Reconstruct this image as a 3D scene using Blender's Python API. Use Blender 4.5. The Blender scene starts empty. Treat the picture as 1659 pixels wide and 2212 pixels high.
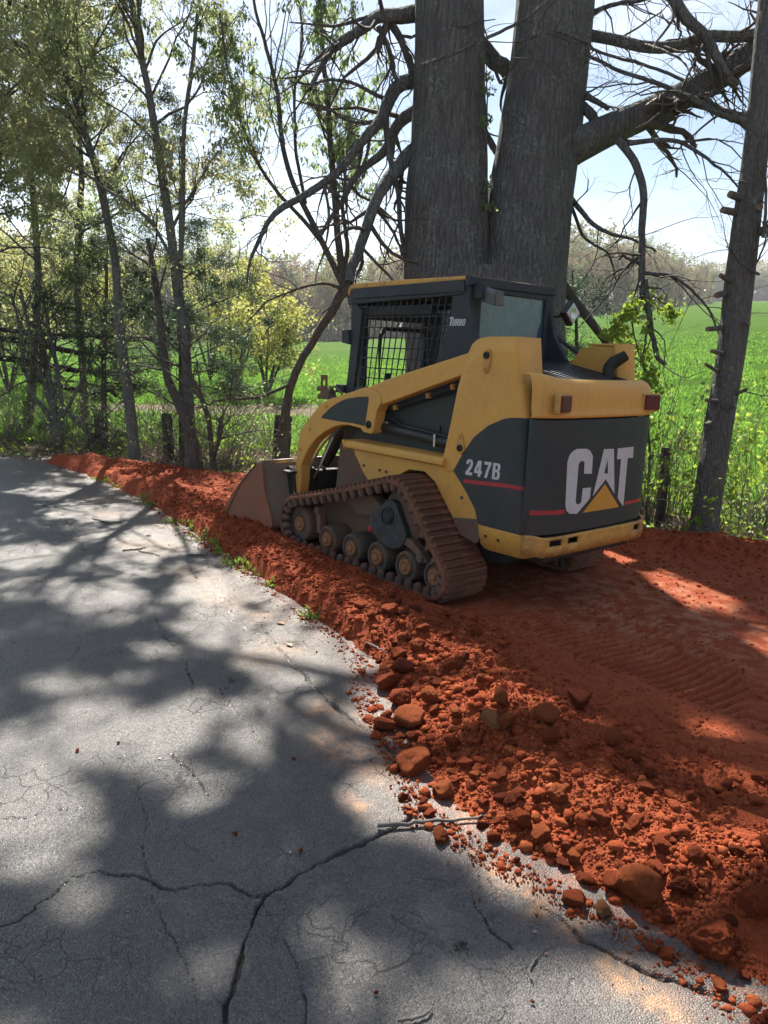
import bpy, bmesh, math, random
import numpy as np
from mathutils import Vector, Matrix
R = math.radians
sc = bpy.context.scene
COL = sc.collection

# ------------------------------------------------------------------ camera
CAM = np.array([-2.54667, 4.01664, 1.49737])
YAW, PITCH, ROLL, FPX = -0.7108766, 0.2036161, 0.0394604, 1653.82
def _axes():
    f = np.array([math.cos(YAW)*math.cos(PITCH), math.sin(YAW)*math.cos(PITCH), -math.sin(PITCH)])
    r = np.cross(f, [0, 0, 1]); r /= np.linalg.norm(r); u = np.cross(r, f)
    c, s = math.cos(ROLL), math.sin(ROLL)
    return c*r+s*u, -s*r+c*u, f
AX_R, AX_U, AX_F = _axes()
def at(px, py, depth):
    """a point of the place seen along that line of sight, depth metres in front of the eye"""
    return CAM + depth*(AX_F + AX_R*(px-829.5)/FPX - AX_U*(py-1106)/FPX)
def on_ground(px, py, z=0.0):
    d = AX_F + AX_R*(px-829.5)/FPX - AX_U*(py-1106)/FPX
    return CAM + d*((z-CAM[2])/d[2])
cd = bpy.data.cameras.new('camera'); cam = bpy.data.objects.new('camera', cd); COL.objects.link(cam)
M = Matrix([[AX_R[i], AX_U[i], -AX_F[i], CAM[i]] for i in range(3)] + [[0, 0, 0, 1]])
cam.matrix_world = M
cd.sensor_fit = 'VERTICAL'; cd.sensor_height = 24; cd.lens = 24*FPX/2212.0
cd.clip_start = 0.05; cd.clip_end = 3000
sc.camera = cam

# ------------------------------------------------------------------ sky, sun, exposure
SUN_AZ, SUN_EL = R(-28), R(48)
w = bpy.data.worlds.new('World'); sc.world = w; w.use_nodes = True
nt = w.node_tree; nt.nodes.clear()
N = nt.nodes.new; L = nt.links.new
out = N('ShaderNodeOutputWorld'); bg = N('ShaderNodeBackground'); sky = N('ShaderNodeTexSky')
sky.sky_type = 'NISHITA'; sky.sun_disc = False; sky.sun_elevation = SUN_EL; sky.sun_rotation = math.pi/2-SUN_AZ
sky.air_density = 1.0; sky.dust_density = 0.35; sky.ozone_density = 1.0
tc = N('ShaderNodeTexCoord'); mp = N('ShaderNodeMapping'); mp.inputs['Scale'].default_value = (1.0, 1.0, 3.6); mp.inputs['Location'].default_value = (.7, .35, .2)
n1 = N('ShaderNodeTexNoise'); n1.inputs['Scale'].default_value = 2.3; n1.inputs['Detail'].default_value = 7; n1.inputs['Roughness'].default_value = .58; n1.inputs['Distortion'].default_value = .35
rp = N('ShaderNodeValToRGB'); rp.color_ramp.elements[0].position = .43; rp.color_ramp.elements[1].position = .66
rp.color_ramp.elements[0].color = (.0, .0, .0, 1); rp.color_ramp.elements[1].color = (.9, .9, .9, 1)
mx = N('ShaderNodeMix'); mx.data_type = 'RGBA'
hv = N('ShaderNodeMix'); hv.data_type = 'RGBA'; hv.blend_type = 'ADD'; hv.inputs[0].default_value = 1.0
hv.inputs[7].default_value = (3.9, 3.6, 3.2, 1)
ml = N('ShaderNodeMix'); ml.data_type = 'RGBA'; ml.blend_type = 'MULTIPLY'; ml.inputs[0].default_value = 1.0; ml.inputs[7].default_value = (.95, .92, .88, 1)
L(tc.outputs['Generated'], mp.inputs[0]); L(mp.outputs[0], n1.inputs['Vector']); L(n1.outputs[0], rp.inputs[0])
L(sky.outputs[0], ml.inputs[6]); L(ml.outputs[2], hv.inputs[6])
L(rp.outputs[0], mx.inputs[0]); L(sky.outputs[0], mx.inputs[6]); L(hv.outputs[2], mx.inputs[7])
L(mx.outputs[2], bg.inputs[0]); bg.inputs[1].default_value = 0.043; L(bg.outputs[0], out.inputs[0])
sl = bpy.data.lights.new('sun', 'SUN'); sl.energy = 4.2; sl.angle = R(0.55); sl.color = (1.0, .94, .85)
so = bpy.data.objects.new('sun', sl); COL.objects.link(so)
sd = Vector((math.cos(SUN_AZ)*math.cos(SUN_EL), math.sin(SUN_AZ)*math.cos(SUN_EL), math.sin(SUN_EL)))
so.rotation_euler = sd.to_track_quat('Z', 'Y').to_euler(); so.location = (0, 0, 30)
sc.view_settings.view_transform = 'Standard'; sc.view_settings.look = 'None'; sc.view_settings.gamma = 1.0
sc.view_settings.use_curve_mapping = False; sc.view_settings.exposure = 1.72
sc.render.engine = 'CYCLES'
sc.cycles.max_bounces = 7; sc.cycles.diffuse_bounces = 3; sc.cycles.transparent_max_bounces = 12; sc.cycles.transmission_bounces = 4
sc.cycles.caustics_reflective = False; sc.cycles.caustics_refractive = False; sc.cycles.use_denoising = True

# ------------------------------------------------------------------ noise on arrays
def _h(ix, iy, iz, seed):
    n = (ix*374761393 + iy*668265263 + iz*2147483647 + seed*1274126177) & 0xffffffff
    n = ((n ^ (n >> 13))*1274126177) & 0xffffffff
    n = (n ^ (n >> 16))
    return (n & 0xffff)/65535.0
def vnoise(x, y, z=0.0, seed=0):
    x = np.asarray(x, float); y = np.asarray(y, float); z = np.asarray(z, float)+np.zeros_like(x)
    ix, iy, iz = (np.floor(a).astype(np.int64) for a in (x, y, z))
    fx, fy, fz = x-ix, y-iy, z-iz
    fx, fy, fz = (f*f*(3-2*f) for f in (fx, fy, fz))
    v = 0
    for dx in (0, 1):
        for dy in (0, 1):
            for dz in (0, 1):
                v = v+_h(ix+dx, iy+dy, iz+dz, seed)*(fx if dx else 1-fx)*(fy if dy else 1-fy)*(fz if dz else 1-fz)
    return v*2-1
def fbm(x, y, z=0.0, seed=0, oct=4, gain=.5):
    a, s, t = 1.0, 0, 0
    for k in range(oct):
        s = s+a*vnoise(np.asarray(x)*2**k, np.asarray(y)*2**k, np.asarray(z)*2**k, seed+k*17); t += a; a *= gain
    return s/t
def worley(x, y, seed=0):
    x = np.asarray(x, float); y = np.asarray(y, float)
    ix, iy = np.floor(x).astype(np.int64), np.floor(y).astype(np.int64)
    best = np.full(x.shape, 9.0)
    for dx in (-1, 0, 1):
        for dy in (-1, 0, 1):
            cx = ix+dx+_h(ix+dx, iy+dy, 0*ix, seed); cy = iy+dy+_h(ix+dx, iy+dy, 0*ix+7, seed)
            best = np.minimum(best, (x-cx)**2+(y-cy)**2)
    return np.sqrt(best)
def sstep(a, b, x):
    t = np.clip((np.asarray(x, float)-a)/(b-a), 0, 1); return t*t*(3-2*t)

# ------------------------------------------------------------------ object helpers
def link(o, parent=None):
    COL.objects.link(o)
    if parent is not None: o.parent = parent
    return o
def tag(o, label=None, cat=None, group=None, kind=None):
    for k, v in (('label', label), ('category', cat), ('group', group), ('kind', kind)):
        if v: o[k] = v
    return o
def empty(name, loc=(0, 0, 0)):
    o = bpy.data.objects.new(name, None); o.location = loc; o.empty_display_size = .2; COL.objects.link(o); return o
def raw_mesh(name, V, F, mats, smooth=False, mi=None):
    me = bpy.data.meshes.new(name)
    if isinstance(F, np.ndarray):
        V = np.ascontiguousarray(V, dtype=np.float32); k = F.shape[1]
        me.vertices.add(len(V)); me.vertices.foreach_set('co', V.ravel())
        me.loops.add(F.size); me.loops.foreach_set('vertex_index', np.ascontiguousarray(F, dtype=np.int32).ravel())
        me.polygons.add(len(F)); me.polygons.foreach_set('loop_start', np.arange(0, F.size, k, dtype=np.int32))
        me.update(calc_edges=True)
    else:
        me.from_pydata([tuple(map(float, v)) for v in V], [], F); me.update()
    for m in (mats if isinstance(mats, (list, tuple)) else [mats]): me.materials.append(m)
    if mi is not None: me.polygons.foreach_set('material_index', np.asarray(mi, dtype=np.int32))
    if smooth: me.polygons.foreach_set('use_smooth', np.ones(len(me.polygons), dtype=bool))
    return me
def obj(name, V, F, mats, parent=None, smooth=False, mi=None, loc=(0, 0, 0), angle=None, bevel=0, seg=2):
    me = raw_mesh(name, V, F, mats, smooth, mi)
    if angle is not None:
        me.polygons.foreach_set('use_smooth', np.ones(len(me.polygons), dtype=bool)); me.set_sharp_from_angle(angle=R(angle))
    o = bpy.data.objects.new(name, me); o.location = loc; link(o, parent)
    if bevel:
        b = o.modifiers.new('bevel', 'BEVEL'); b.width = bevel; b.segments = seg; b.limit_method = 'ANGLE'; b.angle_limit = R(35); b.harden_normals = False
    return o
class MB:
    """collects shapes, then becomes one mesh"""
    def __init__(s): s.V, s.F, s.mi = [], [], []
    def add(s, V, F, mi=0):
        n = len(s.V); s.V += [tuple(map(float, v)) for v in V]; s.F += [tuple(int(i)+n for i in f) for f in F]; s.mi += [mi]*len(F); return s
    def box(s, c, d, rot=None, mi=0):
        P = [Vector((x*d[0]/2, y*d[1]/2, z*d[2]/2)) for x in (-1, 1) for y in (-1, 1) for z in (-1, 1)]
        if rot is not None: P = [rot @ p for p in P]
        P = [p+Vector(c) for p in P]
        return s.add(P, [(0, 1, 3, 2), (4, 6, 7, 5), (0, 4, 5, 1), (2, 3, 7, 6), (0, 2, 6, 4), (1, 5, 7, 3)], mi)
    def prism_y(s, prof, y0, y1, mi=0):
        n = len(prof); V = [(x, y0, z) for x, z in prof]+[(x, y1, z) for x, z in prof]
        F = [tuple(range(n)), tuple(range(2*n-1, n-1, -1))]+[(i, n+i, n+(i+1) % n, (i+1) % n) for i in range(n)]
        return s.add(V, F, mi)
    def prism_x(s, prof, x0, x1, mi=0):
        n = len(prof); V = [(x0, y, z) for y, z in prof]+[(x1, y, z) for y, z in prof]
        F = [tuple(range(n)), tuple(range(2*n-1, n-1, -1))]+[(i, n+i, n+(i+1) % n, (i+1) % n) for i in range(n)]
        return s.add(V, F, mi)
    def tube(s, P, r, n=10, mi=0):
        V, F = tube_arrays(np.array(P, float), np.broadcast_to(np.array(r, float), (len(P),)), n)
        m = len(P); s.add(V, [tuple(f) for f in F]+[tuple(range(n)), tuple(range(m*n-1, (m-1)*n-1, -1))], mi); return s
    def lathe_y(s, cx, cz, prof, n=28, mi=0):
        """prof: (radius, y) pairs round an axis along y"""
        V = []
        for r, y in prof:
            for k in range(n):
                a = 2*math.pi*k/n; V.append((cx+r*math.cos(a), y, cz+r*math.sin(a)))
        F = [(i*n+k, i*n+(k+1) % n, (i+1)*n+(k+1) % n, (i+1)*n+k) for i in range(len(prof)-1) for k in range(n)]
        F += [tuple(range(n)), tuple(range(len(prof)*n-1, (len(prof)-1)*n-1, -1))]
        return s.add(V, F, mi)
    def build(s, name, mats, parent=None, **k):
        return obj(name, s.V, s.F, mats, parent, mi=s.mi, **k)
def tube_arrays(P, r, n):
    m = len(P); T = np.gradient(P, axis=0); T /= np.linalg.norm(T, axis=1, keepdims=True)+1e-9
    avg = T.mean(0); ref = np.array([0, 0, 1.0]) if abs(avg[2]) < .75*np.linalg.norm(avg) else np.array([.3, 1.0, 0])
    A = np.cross(T, ref); A /= np.linalg.norm(A, axis=1, keepdims=True)+1e-9; B = np.cross(T, A)
    a = np.arange(n)*2*math.pi/n
    V = P[:, None, :]+r[:, None, None]*(np.cos(a)[None, :, None]*A[:, None, :]+np.sin(a)[None, :, None]*B[:, None, :])
    i = np.arange(m-1)[:, None]*n; k = np.arange(n)[None, :]; k2 = (k+1) % n
    F = np.stack([i+k, i+k2, i+n+k2, i+n+k], -1).reshape(-1, 4)
    return V.reshape(-1, 3), F

# ------------------------------------------------------------------ materials
class NB:
    def __init__(s, name):
        s.m = bpy.data.materials.new(name); s.m.use_nodes = True; s.t = s.m.node_tree; s.t.nodes.clear()
        s.out = s.n('ShaderNodeOutputMaterial'); s.tc = s.n('ShaderNodeTexCoord'); s.o = s.tc.outputs['Object']
    def n(s, t, **k):
        x = s.t.nodes.new(t)
        for a, b in k.items(): setattr(x, a, b)
        return x
    def l(s, a, b): s.t.links.new(a, b)
    def noise(s, scale, detail=4, rough=.55, vec=None, dist=0):
        x = s.n('ShaderNodeTexNoise'); x.inputs['Scale'].default_value = scale; x.inputs['Detail'].default_value = detail
        x.inputs['Roughness'].default_value = rough; x.inputs['Distortion'].default_value = dist; s.l(vec or s.o, x.inputs['Vector']); return x.outputs[0]
    def voro(s, scale, feature='F1', vec=None, out='Distance', rand=1):
        x = s.n('ShaderNodeTexVoronoi', feature=feature); x.inputs['Scale'].default_value = scale; x.inputs['Randomness'].default_value = rand; s.l(vec or s.o, x.inputs['Vector']); return x.outputs[out]
    def ramp(s, fac, stops):
        x = s.n('ShaderNodeValToRGB'); cr = x.color_ramp
        while len(cr.elements) < len(stops): cr.elements.new(.5)
        for e, (p, c) in zip(cr.elements, stops):
            e.position = p; e.color = (c, c, c, 1) if isinstance(c, (int, float)) else (*c, 1)
        s.l(fac, x.inputs[0]); return x.outputs[0]
    def mix(s, fac, a, b, mode='MIX'):
        x = s.n('ShaderNodeMix', data_type='RGBA', blend_type=mode)
        for inp, v in ((x.inputs[0], fac), (x.inputs[6], a), (x.inputs[7], b)):
            if isinstance(v, (int, float)): inp.default_value = v if inp.type == 'VALUE' else (v, v, v, 1)
            elif isinstance(v, tuple): inp.default_value = (*v, 1)
            else: s.l(v, inp)
        return x.outputs[2]
    def math(s, op, a, b=0.0):
        x = s.n('ShaderNodeMath', operation=op)
        for inp, v in ((x.inputs[0], a), (x.inputs[1], b)):
            if isinstance(v, (int, float)): inp.default_value = v
            else: s.l(v, inp)
        return x.outputs[0]
    def attr(s, name):
        x = s.n('ShaderNodeAttribute'); x.attribute_name = name; return x.outputs['Fac']
    def bump(s, h, strength=.4, dist=.01, nrm=None):
        x = s.n('ShaderNodeBump'); x.inputs['Strength'].default_value = strength; x.inputs['Distance'].default_value = dist
        s.l(h, x.inputs['Height'])
        if nrm is not None: s.l(nrm, x.inputs['Normal'])
        return x.outputs[0]
    def pbr(s, col, rough=.6, metal=0.0, nrm=None, spec=.5, coat=0, trans=None):
        p = s.n('ShaderNodeBsdfPrincipled')
        for key, v in (('Base Color', col), ('Roughness', rough), ('Metallic', metal)):
            inp = p.inputs[key]
            if isinstance(v, tuple): inp.default_value = (*v, 1)
            elif isinstance(v, (int, float)): inp.default_value = v
            else: s.l(v, inp)
        p.inputs['Specular IOR Level'].default_value = spec; p.inputs['Coat Weight'].default_value = coat
        if nrm is not None: s.l(nrm, p.inputs['Normal'])
        if trans:
            t = s.n('ShaderNodeBsdfTranslucent'); ms = s.n('ShaderNodeMixShader'); ms.inputs[0].default_value = trans[0]
            c = trans[1] if len(trans) > 1 else col
            if isinstance(c, tuple): t.inputs[0].default_value = (*c, 1)
            else: s.l(c, t.inputs[0])
            s.l(p.outputs[0], ms.inputs[1]); s.l(t.outputs[0], ms.inputs[2]); s.l(ms.outputs[0], s.out.inputs[0])
        else: s.l(p.outputs[0], s.out.inputs[0])
        return s.m
def paint(name, col, rough=.5, dust=.35, dustcol=(.30, .12, .06), chips=None, spec=.4, chip_at=.63):
    b = NB(name)
    n1 = b.noise(3.5, 6, .62); n2 = b.noise(38, 4, .7); n3 = b.noise(160, 2, .5)
    d = b.ramp(b.math('MULTIPLY', n1, b.math('ADD', n2, .45)), [(.40, 0.0), (.80, dust)])
    c = b.mix(d, col, dustcol)
    dull = b.ramp(b.noise(11, 5, .7), [(.3, 0.0), (.75, .22)])
    c = b.mix(dull, c, tuple(min(1, k*1.25+.03) for k in col))
    if chips:
        ch = b.ramp(b.noise(55, 5, .75), [(chip_at, 0.0), (chip_at+.02, 1.0)])
        area = b.ramp(b.noise(5, 3, .6), [(.52, 0.0), (.62, 1.0)])
        c = b.mix(b.math('MULTIPLY', ch, area), c, chips)
    sz = b.n('ShaderNodeSeparateXYZ'); b.l(b.o, sz.inputs[0]); low = b.ramp(sz.outputs[2], [(.30, 1.0), (.95, .0)])
    spl = b.ramp(b.math('ADD', b.math('MULTIPLY', n1, .5), b.math('MULTIPLY', n2, .5)), [(.42, 0.0), (.64, .55)])
    c = b.mix(b.math('MULTIPLY', b.math('MULTIPLY', low, spl), min(1, dust*1.6)), c, (.26, .10, .055))
    mp2 = b.n('ShaderNodeMapping'); mp2.inputs['Scale'].default_value = (1.0, 1.0, .13); b.l(b.o, mp2.inputs[0]); run = b.ramp(b.noise(30, 4, .6, mp2.outputs[0]), [(.56, 0.0), (.72, .38)])
    c = b.mix(b.math('MULTIPLY', run, dust), c, tuple(k*.6 for k in dustcol))
    r = b.ramp(n2, [(.3, rough-.08), (.7, min(1, rough+.2))])
    return b.pbr(c, r, 0, b.bump(n3, .12, .002), spec)
def simple(name, col, rough=.6, metal=0.0, var=.3, scale=25, bump=.3, bd=.003, trans=None, spec=.4):
    b = NB(name); n = b.noise(scale, 5, .65)
    c = b.mix(b.ramp(n, [(.3, 0.0), (.75, 1.0)]), tuple(k*(1-var) for k in col), tuple(min(1, k*(1+var)) for k in col))
    return b.pbr(c, rough, metal, b.bump(n, bump, bd) if bump else None, spec, 0, trans)
def leafmat(name, c1, c2, tr=.5, trc=None, scale=1.3, rough=.45):
    b = NB(name); n = b.n('ShaderNodeTexNoise'); n.inputs['Scale'].default_value = scale; b.l(b.o, n.inputs['Vector'])
    v = b.noise(17, 2, .5)
    g = b.math('ADD', b.math('MULTIPLY', n.outputs[0], .5), b.math('MULTIPLY', v, .5))
    c = b.mix(b.ramp(g, [(.38, 0.0), (.62, 1.0)]), c1, c2)
    tcol = b.mix(b.ramp(g, [(.38, 0.0), (.62, 1.0)]), tuple(k*1.6 for k in (trc or c1)), tuple(k*1.6 for k in (trc or c2)))
    return b.pbr(c, rough, 0, None, .15, 0, (tr, tcol))

YELLOW = paint('loader_yellow_paint', (.66, .345, .068), .5, .35, (.36, .22, .10), (.16, .10, .06))
YELLOW_W = paint('worn_yellow_paint', (.62, .335, .075), .62, .8, (.26, .15, .09), (.08, .065, .055), .3, .56)
BLACK = paint('loader_black_panel', (.026, .038, .040), .55, .25, (.13, .085, .06), (.30, .19, .06), .35)
CHAR = paint('cab_charcoal_paint', (.020, .027, .034), .6, .3, (.11, .085, .07))
DARK = simple('grimy_black_steel', (.022, .022, .020), .6, .1, .5, 14, .3)
BLKP = simple('black_plastic', (.014, .016, .018), .4, 0, .3, 40, .1)
GREASE = paint('grimy_grey_steel', (.10, .095, .078), .75, .85, (.21, .10, .06), None, .2)
RUBBER = paint('dirty_track_rubber', (.110, .062, .042), .85, 1.0, (.28, .110, .060), None, .15)
LUGM = paint('dusty_lug_rubber', (.12, .088, .068), .85, .6, (.24, .11, .065), None, .15)
WHEELR = paint('dusty_roller_rubber', (.075, .072, .062), .8, .85, (.20, .11, .07), None, .2)
HUBM = paint('muddy_orange_hub', (.30, .15, .075), .8, .7, (.34, .15, .07), None, .2)
BUCKM = paint('rusty_bucket_steel', (.20, .088, .050), .62, .95, (.30, .075, .038), (.10, .10, .10), .4)
BUCKD = paint('dull_bucket_back', (.13, .105, .08), .68, .6, (.15, .08, .05), None, .4)
CHROME = simple('worn_chrome', (.55, .55, .55), .25, 1.0, .2, 20, .1)
STEELE = simple('bright_worn_steel', (.42, .38, .34), .38, .9, .3, 30, .2)
WHITEP = paint('scuffed_white_decal', (.56, .57, .58), .5, .3, (.28, .26, .24), (.12, .12, .12))
LOGOY = paint('orange_yellow_decal', (.62, .30, .04), .5, .2, (.35, .2, .1))
REDP = paint('faded_red_stripe', (.45, .028, .038), .5, .3, (.08, .03, .03), (.03, .03, .03))
REDL = simple('dark_red_lens', (.10, .012, .014), .5, 0, .3, 8, .05)
HOSE = simple('red_plastic_cap', (.45, .02, .02), .4)
def glass():
    b = NB('tinted_glass_painted_sky'); g = b.n('ShaderNodeBsdfGlossy'); g.inputs['Roughness'].default_value = .04; g.inputs[0].default_value = (.6, .82, 1, 1)
    t = b.n('ShaderNodeBsdfTransparent'); t.inputs[0].default_value = (.26, .36, .42, 1); d = b.n('ShaderNodeBsdfDiffuse'); d.inputs[0].default_value = (.16, .30, .42, 1)  # blue diffuse and gloss tint paint the reflected sky into the pane
    m1 = b.n('ShaderNodeMixShader'); m2 = b.n('ShaderNodeMixShader'); m2.inputs[0].default_value = .20
    sky_tint = b.ramp(b.noise(9, 5, .7), [(.3, .25), (.8, .65)]); b.l(sky_tint, m1.inputs[0])
    b.l(t.outputs[0], m1.inputs[1]); b.l(d.outputs[0], m1.inputs[2]); b.l(m1.outputs[0], m2.inputs[1]); b.l(g.outputs[0], m2.inputs[2]); b.l(m2.outputs[0], b.out.inputs[0]); return b.m
GLASS = glass()
LENS = simple('lamp_lens', (.55, .57, .58), .12, .3, .3, 60, .5)
# ================================================================== the loader
LX = 1.4
def build_loader():
    root = empty('compact_track_loader', (LX, 0, 0))
    tag(root, 'yellow and black compact track loader parked on the red soil, bucket down', 'track loader')
    off = (-LX, 0, 0)
    def P(mb, name, mats, parent=None, **k):
        return mb.build(name, mats, parent or root, loc=off if parent is None else (0, 0, 0), **k)
    sgn = lambda s, prof: prof
    # ---------------- uprights with the wrap-round rear side panel
    AX = [(.20, 1.178), (.32, 1.172), (.399, 1.153), (.508, 1.106), (.618, 1.025), (.706, .908), (.773, .799), (.837, .799), (.90, .80)]
    TOP = [(.19, 1.175), (.30, 1.621), (.363, 1.621), (.542, 1.619), (.60, 1.612), (.633, 1.604), (.677, 1.574), (.702, 1.53), (.767, 1.347), (.821, 1.076), (.869, .869), (.90, .80)]
    BOT = [(.16, .365), (.466, .36), (.505, .38), (.520, .42), (.537, .491), (.569, .585), (.65, .68), (.773, .799), (.837, .799), (.869, .86)]
    ip = lambda T, x: float(np.interp(x, [a for a, _ in T], [b for _, b in T]))
    for s in (1, -1):
        xs = [.869, .85, .837, .821, .80, .773, .74, .706, .677, .65, .633, .618, .60, .569, .542, .525, .508, .48, .44, .399, .363, .35]
        rows = 14
        V, F, mi = [], [], []
        def xrear(z): return float(np.interp(z, [.36, .50, .80, 1.18, 1.40, 1.62], [.172, .178, .205, .232, .30, .335]))
        # flat outer face columns
        for x in xs:
            t, a, b = ip(TOP, x), ip(AX, x), ip(BOT, x)
            a = min(max(a, b+.0005), t-.0005)
            yl = min(max(.50, b+.0002), a-.0001)
            col = [b, yl]+[yl+(a-yl)*k/5 for k in range(1, 6)]+[a+(t-a)*k/5 for k in range(1, 6)]
            for z in col: V.append((x, s*.60, z))
        zcol = [.363, .50]+[.50+(1.172-.50)*k/5 for k in range(1, 6)]+[1.172+(1.621-1.172)*k/5 for k in range(1, 6)]
        ncol = len(xs)
        for k in range(1, 9):        # rounded corner going round to the rear face
            a = k/8*math.pi/2; 
            for z in zcol:
                xr = xrear(z); x0 = .35; rad = .055
                V.append((xr+rad*(1-math.sin(a))+0 if True else 0, s*(.60-rad*(1-math.cos(a))), z) if xr+rad < x0 else (x0+(xr-x0)*math.sin(a), s*(.60-.02*(1-math.cos(a))), z))
            ncol += 1
        for z in zcol: V.append((xrear(z), s*.39, z)); 
        ncol += 1
        h = len(zcol)
        for c in range(ncol-1):
            for r_ in range(h-1):
                q = (c*h+r_, (c+1)*h+r_, (c+1)*h+r_+1, c*h+r_+1)
                F.append(q if s > 0 else q[::-1]); mi.append(0 if (r_ >= 6 or (r_ == 0)) else 1)
        o = obj('rear_upright', V, F, [YELLOW, BLACK], root, mi=mi, loc=off, angle=40)
        m = o.modifiers.new('thick', 'SOLIDIFY'); m.thickness = .03; m.offset = -1 
        # closed core behind the skin
        b = MB(); b.prism_y([(.35, .55), (.35, 1.60), (.54, 1.60), (.62, 1.58), (.68, 1.5), (.75, 1.33), (.80, 1.07), (.74, .9), (.6, .70), (.55, .55)], s*.40, s*.575)
        P(b, 'upright_core', YELLOW)
        b = MB(); b.box((.455, s*.492, 1.611), (.235, .19, .016)); P(b, 'upright_cap', YELLOW, bevel=.004)
        for (cx, cz, c2x, c2z) in ((.544, 1.513, .550, 1.435), (.716, .949, .728, 1.018)):
            b = MB(); b.prism_y([(cx-.030, cz-.01), (cx-.022, cz+.03), (cx, cz+.042), (cx+.022, cz+.03), (cx+.032, cz-.01), (c2x+.022, c2z-.015), (c2x+.008, c2z-.03), (c2x-.012, c2z-.028), (c2x-.022, c2z-.01)] if cz > c2z else
                                [(cx-.032, cz), (cx-.026, cz-.025), (cx, cz-.04), (cx+.026, cz-.025), (cx+.032, cz), (c2x+.020, c2z+.012), (c2x+.008, c2z+.026), (c2x-.010, c2z+.026), (c2x-.020, c2z+.012)], s*.600, s*.611)
            g = P(b, 'pin_plate', YELLOW_W, bevel=.002)
            b = MB(); b.lathe_y(cx, cz, [(.021, s*.611), (.021, s*.622), (.016, s*.626), (.009, s*.626), (.009, s*.618)], 20); P(b, 'pin_boss', DARK, g, angle=35)
            b = MB(); b.lathe_y(c2x, c2z, [(.013, s*.611), (.013, s*.618), (.010, s*.622)], 6); P(b, 'bolt', YELLOW_W, g)
        # red stripe and decals
        if s > 0:
            b = MB(); st = [(.679, .748), (.5, .760), (.36, .770), (.30, .772)]
            V = []; 
            for x, z in st+[]: V += [(x, .6016, z-.012), (x, .6016, z+.011)]
            b.add(V, [(2*i, 2*i+2, 2*i+3, 2*i+1) for i in range(len(st)-1)])
            V = []; 
            for k in range(9):
                a = k/8*math.pi/2*.93; xr = xrear(.772); V += [(xr+.055*(1-math.sin(a))-.0012*math.sin(a), .60-.055*(1-math.cos(a))+.0016*math.cos(a), z) for z in (.760, .783)]
            V = [(.30, .6016, .760), (.30, .6016, .783)]+V
            b.add(V, [(2*i, 2*i+2, 2*i+3, 2*i+1) for i in range(len(V)//2-1)])
            P(b, 'red_stripe', REDP)
    # ---------------- model number and small word on the side
    GL = {'T': [[(0,1),(1,1),(1,.82),(.68,.82),(.68,0),(.32,0),(.32,.82),(0,.82)]],
          'U': [[(0,1),(.36,1),(.36,.22),(.44,.15),(.56,.15),(.64,.22),(.64,1),(1,1),(1,.18),(.85,.03),(.7,0),(.3,0),(.15,.03),(0,.18)]],
          'O': [[(0,.2),(0,.8),(.15,.96),(.35,1),(.65,1),(.85,.96),(1,.8),(1,.2),(.85,.04),(.65,0),(.35,0),(.15,.04)],[(.36,.24),(.44,.15),(.56,.15),(.64,.24),(.64,.76),(.56,.85),(.44,.85),(.36,.76)]],
          'R': [[(0,0),(0,1),(.7,1),(.9,.94),(1,.8),(1,.62),(.9,.5),(.78,.46),(1,0),(.66,0),(.48,.42),(.36,.42),(.36,0)],[(.36,.84),(.56,.84),(.64,.78),(.64,.64),(.56,.57),(.36,.57)]],
          'B': [[(0,0),(0,1),(.7,1),(.92,.93),(.98,.78),(.95,.62),(.82,.53),(.97,.44),(1,.28),(.95,.1),(.75,0)],[(.36,.86),(.56,.86),(.63,.8),(.63,.67),(.56,.61),(.36,.61)],[(.36,.45),(.56,.45),(.64,.39),(.64,.22),(.56,.15),(.36,.15)]],
          '2': [[(0,0),(0,.16),(.50,.55),(.62,.68),(.62,.78),(.55,.85),(.45,.85),(.37,.78),(.37,.68),(.02,.68),(.03,.82),(.15,.95),(.35,1),(.65,1),(.88,.94),(.98,.8),(.97,.63),(.85,.48),(.50,.18),(.98,.18),(.98,0)]],
          '4': [[(.50,0),(.50,.2),(0,.2),(0,.38),(.42,1),(.84,1),(.84,.38),(1,.38),(1,.2),(.84,.2),(.84,0)],[(.50,.38),(.29,.38),(.50,.70)]],
          '7': [[(0,1),(1,1),(1,.84),(.74,.5),(.54,0),(.15,0),(.36,.48),(.62,.81),(0,.81)]]}
    def glyph(ch, name, fn):
        bm = bmesh.new(); ed = []
        for lp in GL[ch]:
            vs = [bm.verts.new((u, v, 0)) for u, v in lp]; ed += [bm.edges.new((vs[i], vs[(i+1) % len(vs)])) for i in range(len(vs))]
        bmesh.ops.triangle_fill(bm, use_beauty=True, edges=ed)
        for v in bm.verts: v.co = fn(v.co.x, v.co.y)
        me = bpy.data.meshes.new(name); bm.to_mesh(me); bm.free(); me.materials.append(WHITEP)
        o = bpy.data.objects.new(name, me); o.location = off; link(o, root)
    cx = .668
    for ch, wd in (('2', .058), ('4', .064), ('7', .056), ('B', .060)):
        glyph(ch, 'number_decal', lambda u, v: (cx-u*wd-v*.004, .6022, .790+v*.098+.02*(.668-cx+u*wd))); cx -= wd+.013
    cx = 1.062
    for i, (ch, wd) in enumerate((('T', .034), ('U', .025), ('R', .026), ('B', .026), ('O', .026))):
        hh = .054 if i == 0 else .042
        glyph(ch, 'turbo_decal', lambda u, v: (cx-u*wd-v*hh*.2, .4250, 1.690+v*hh)); cx -= wd+.0035-(.006 if i == 0 else 0)
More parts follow.
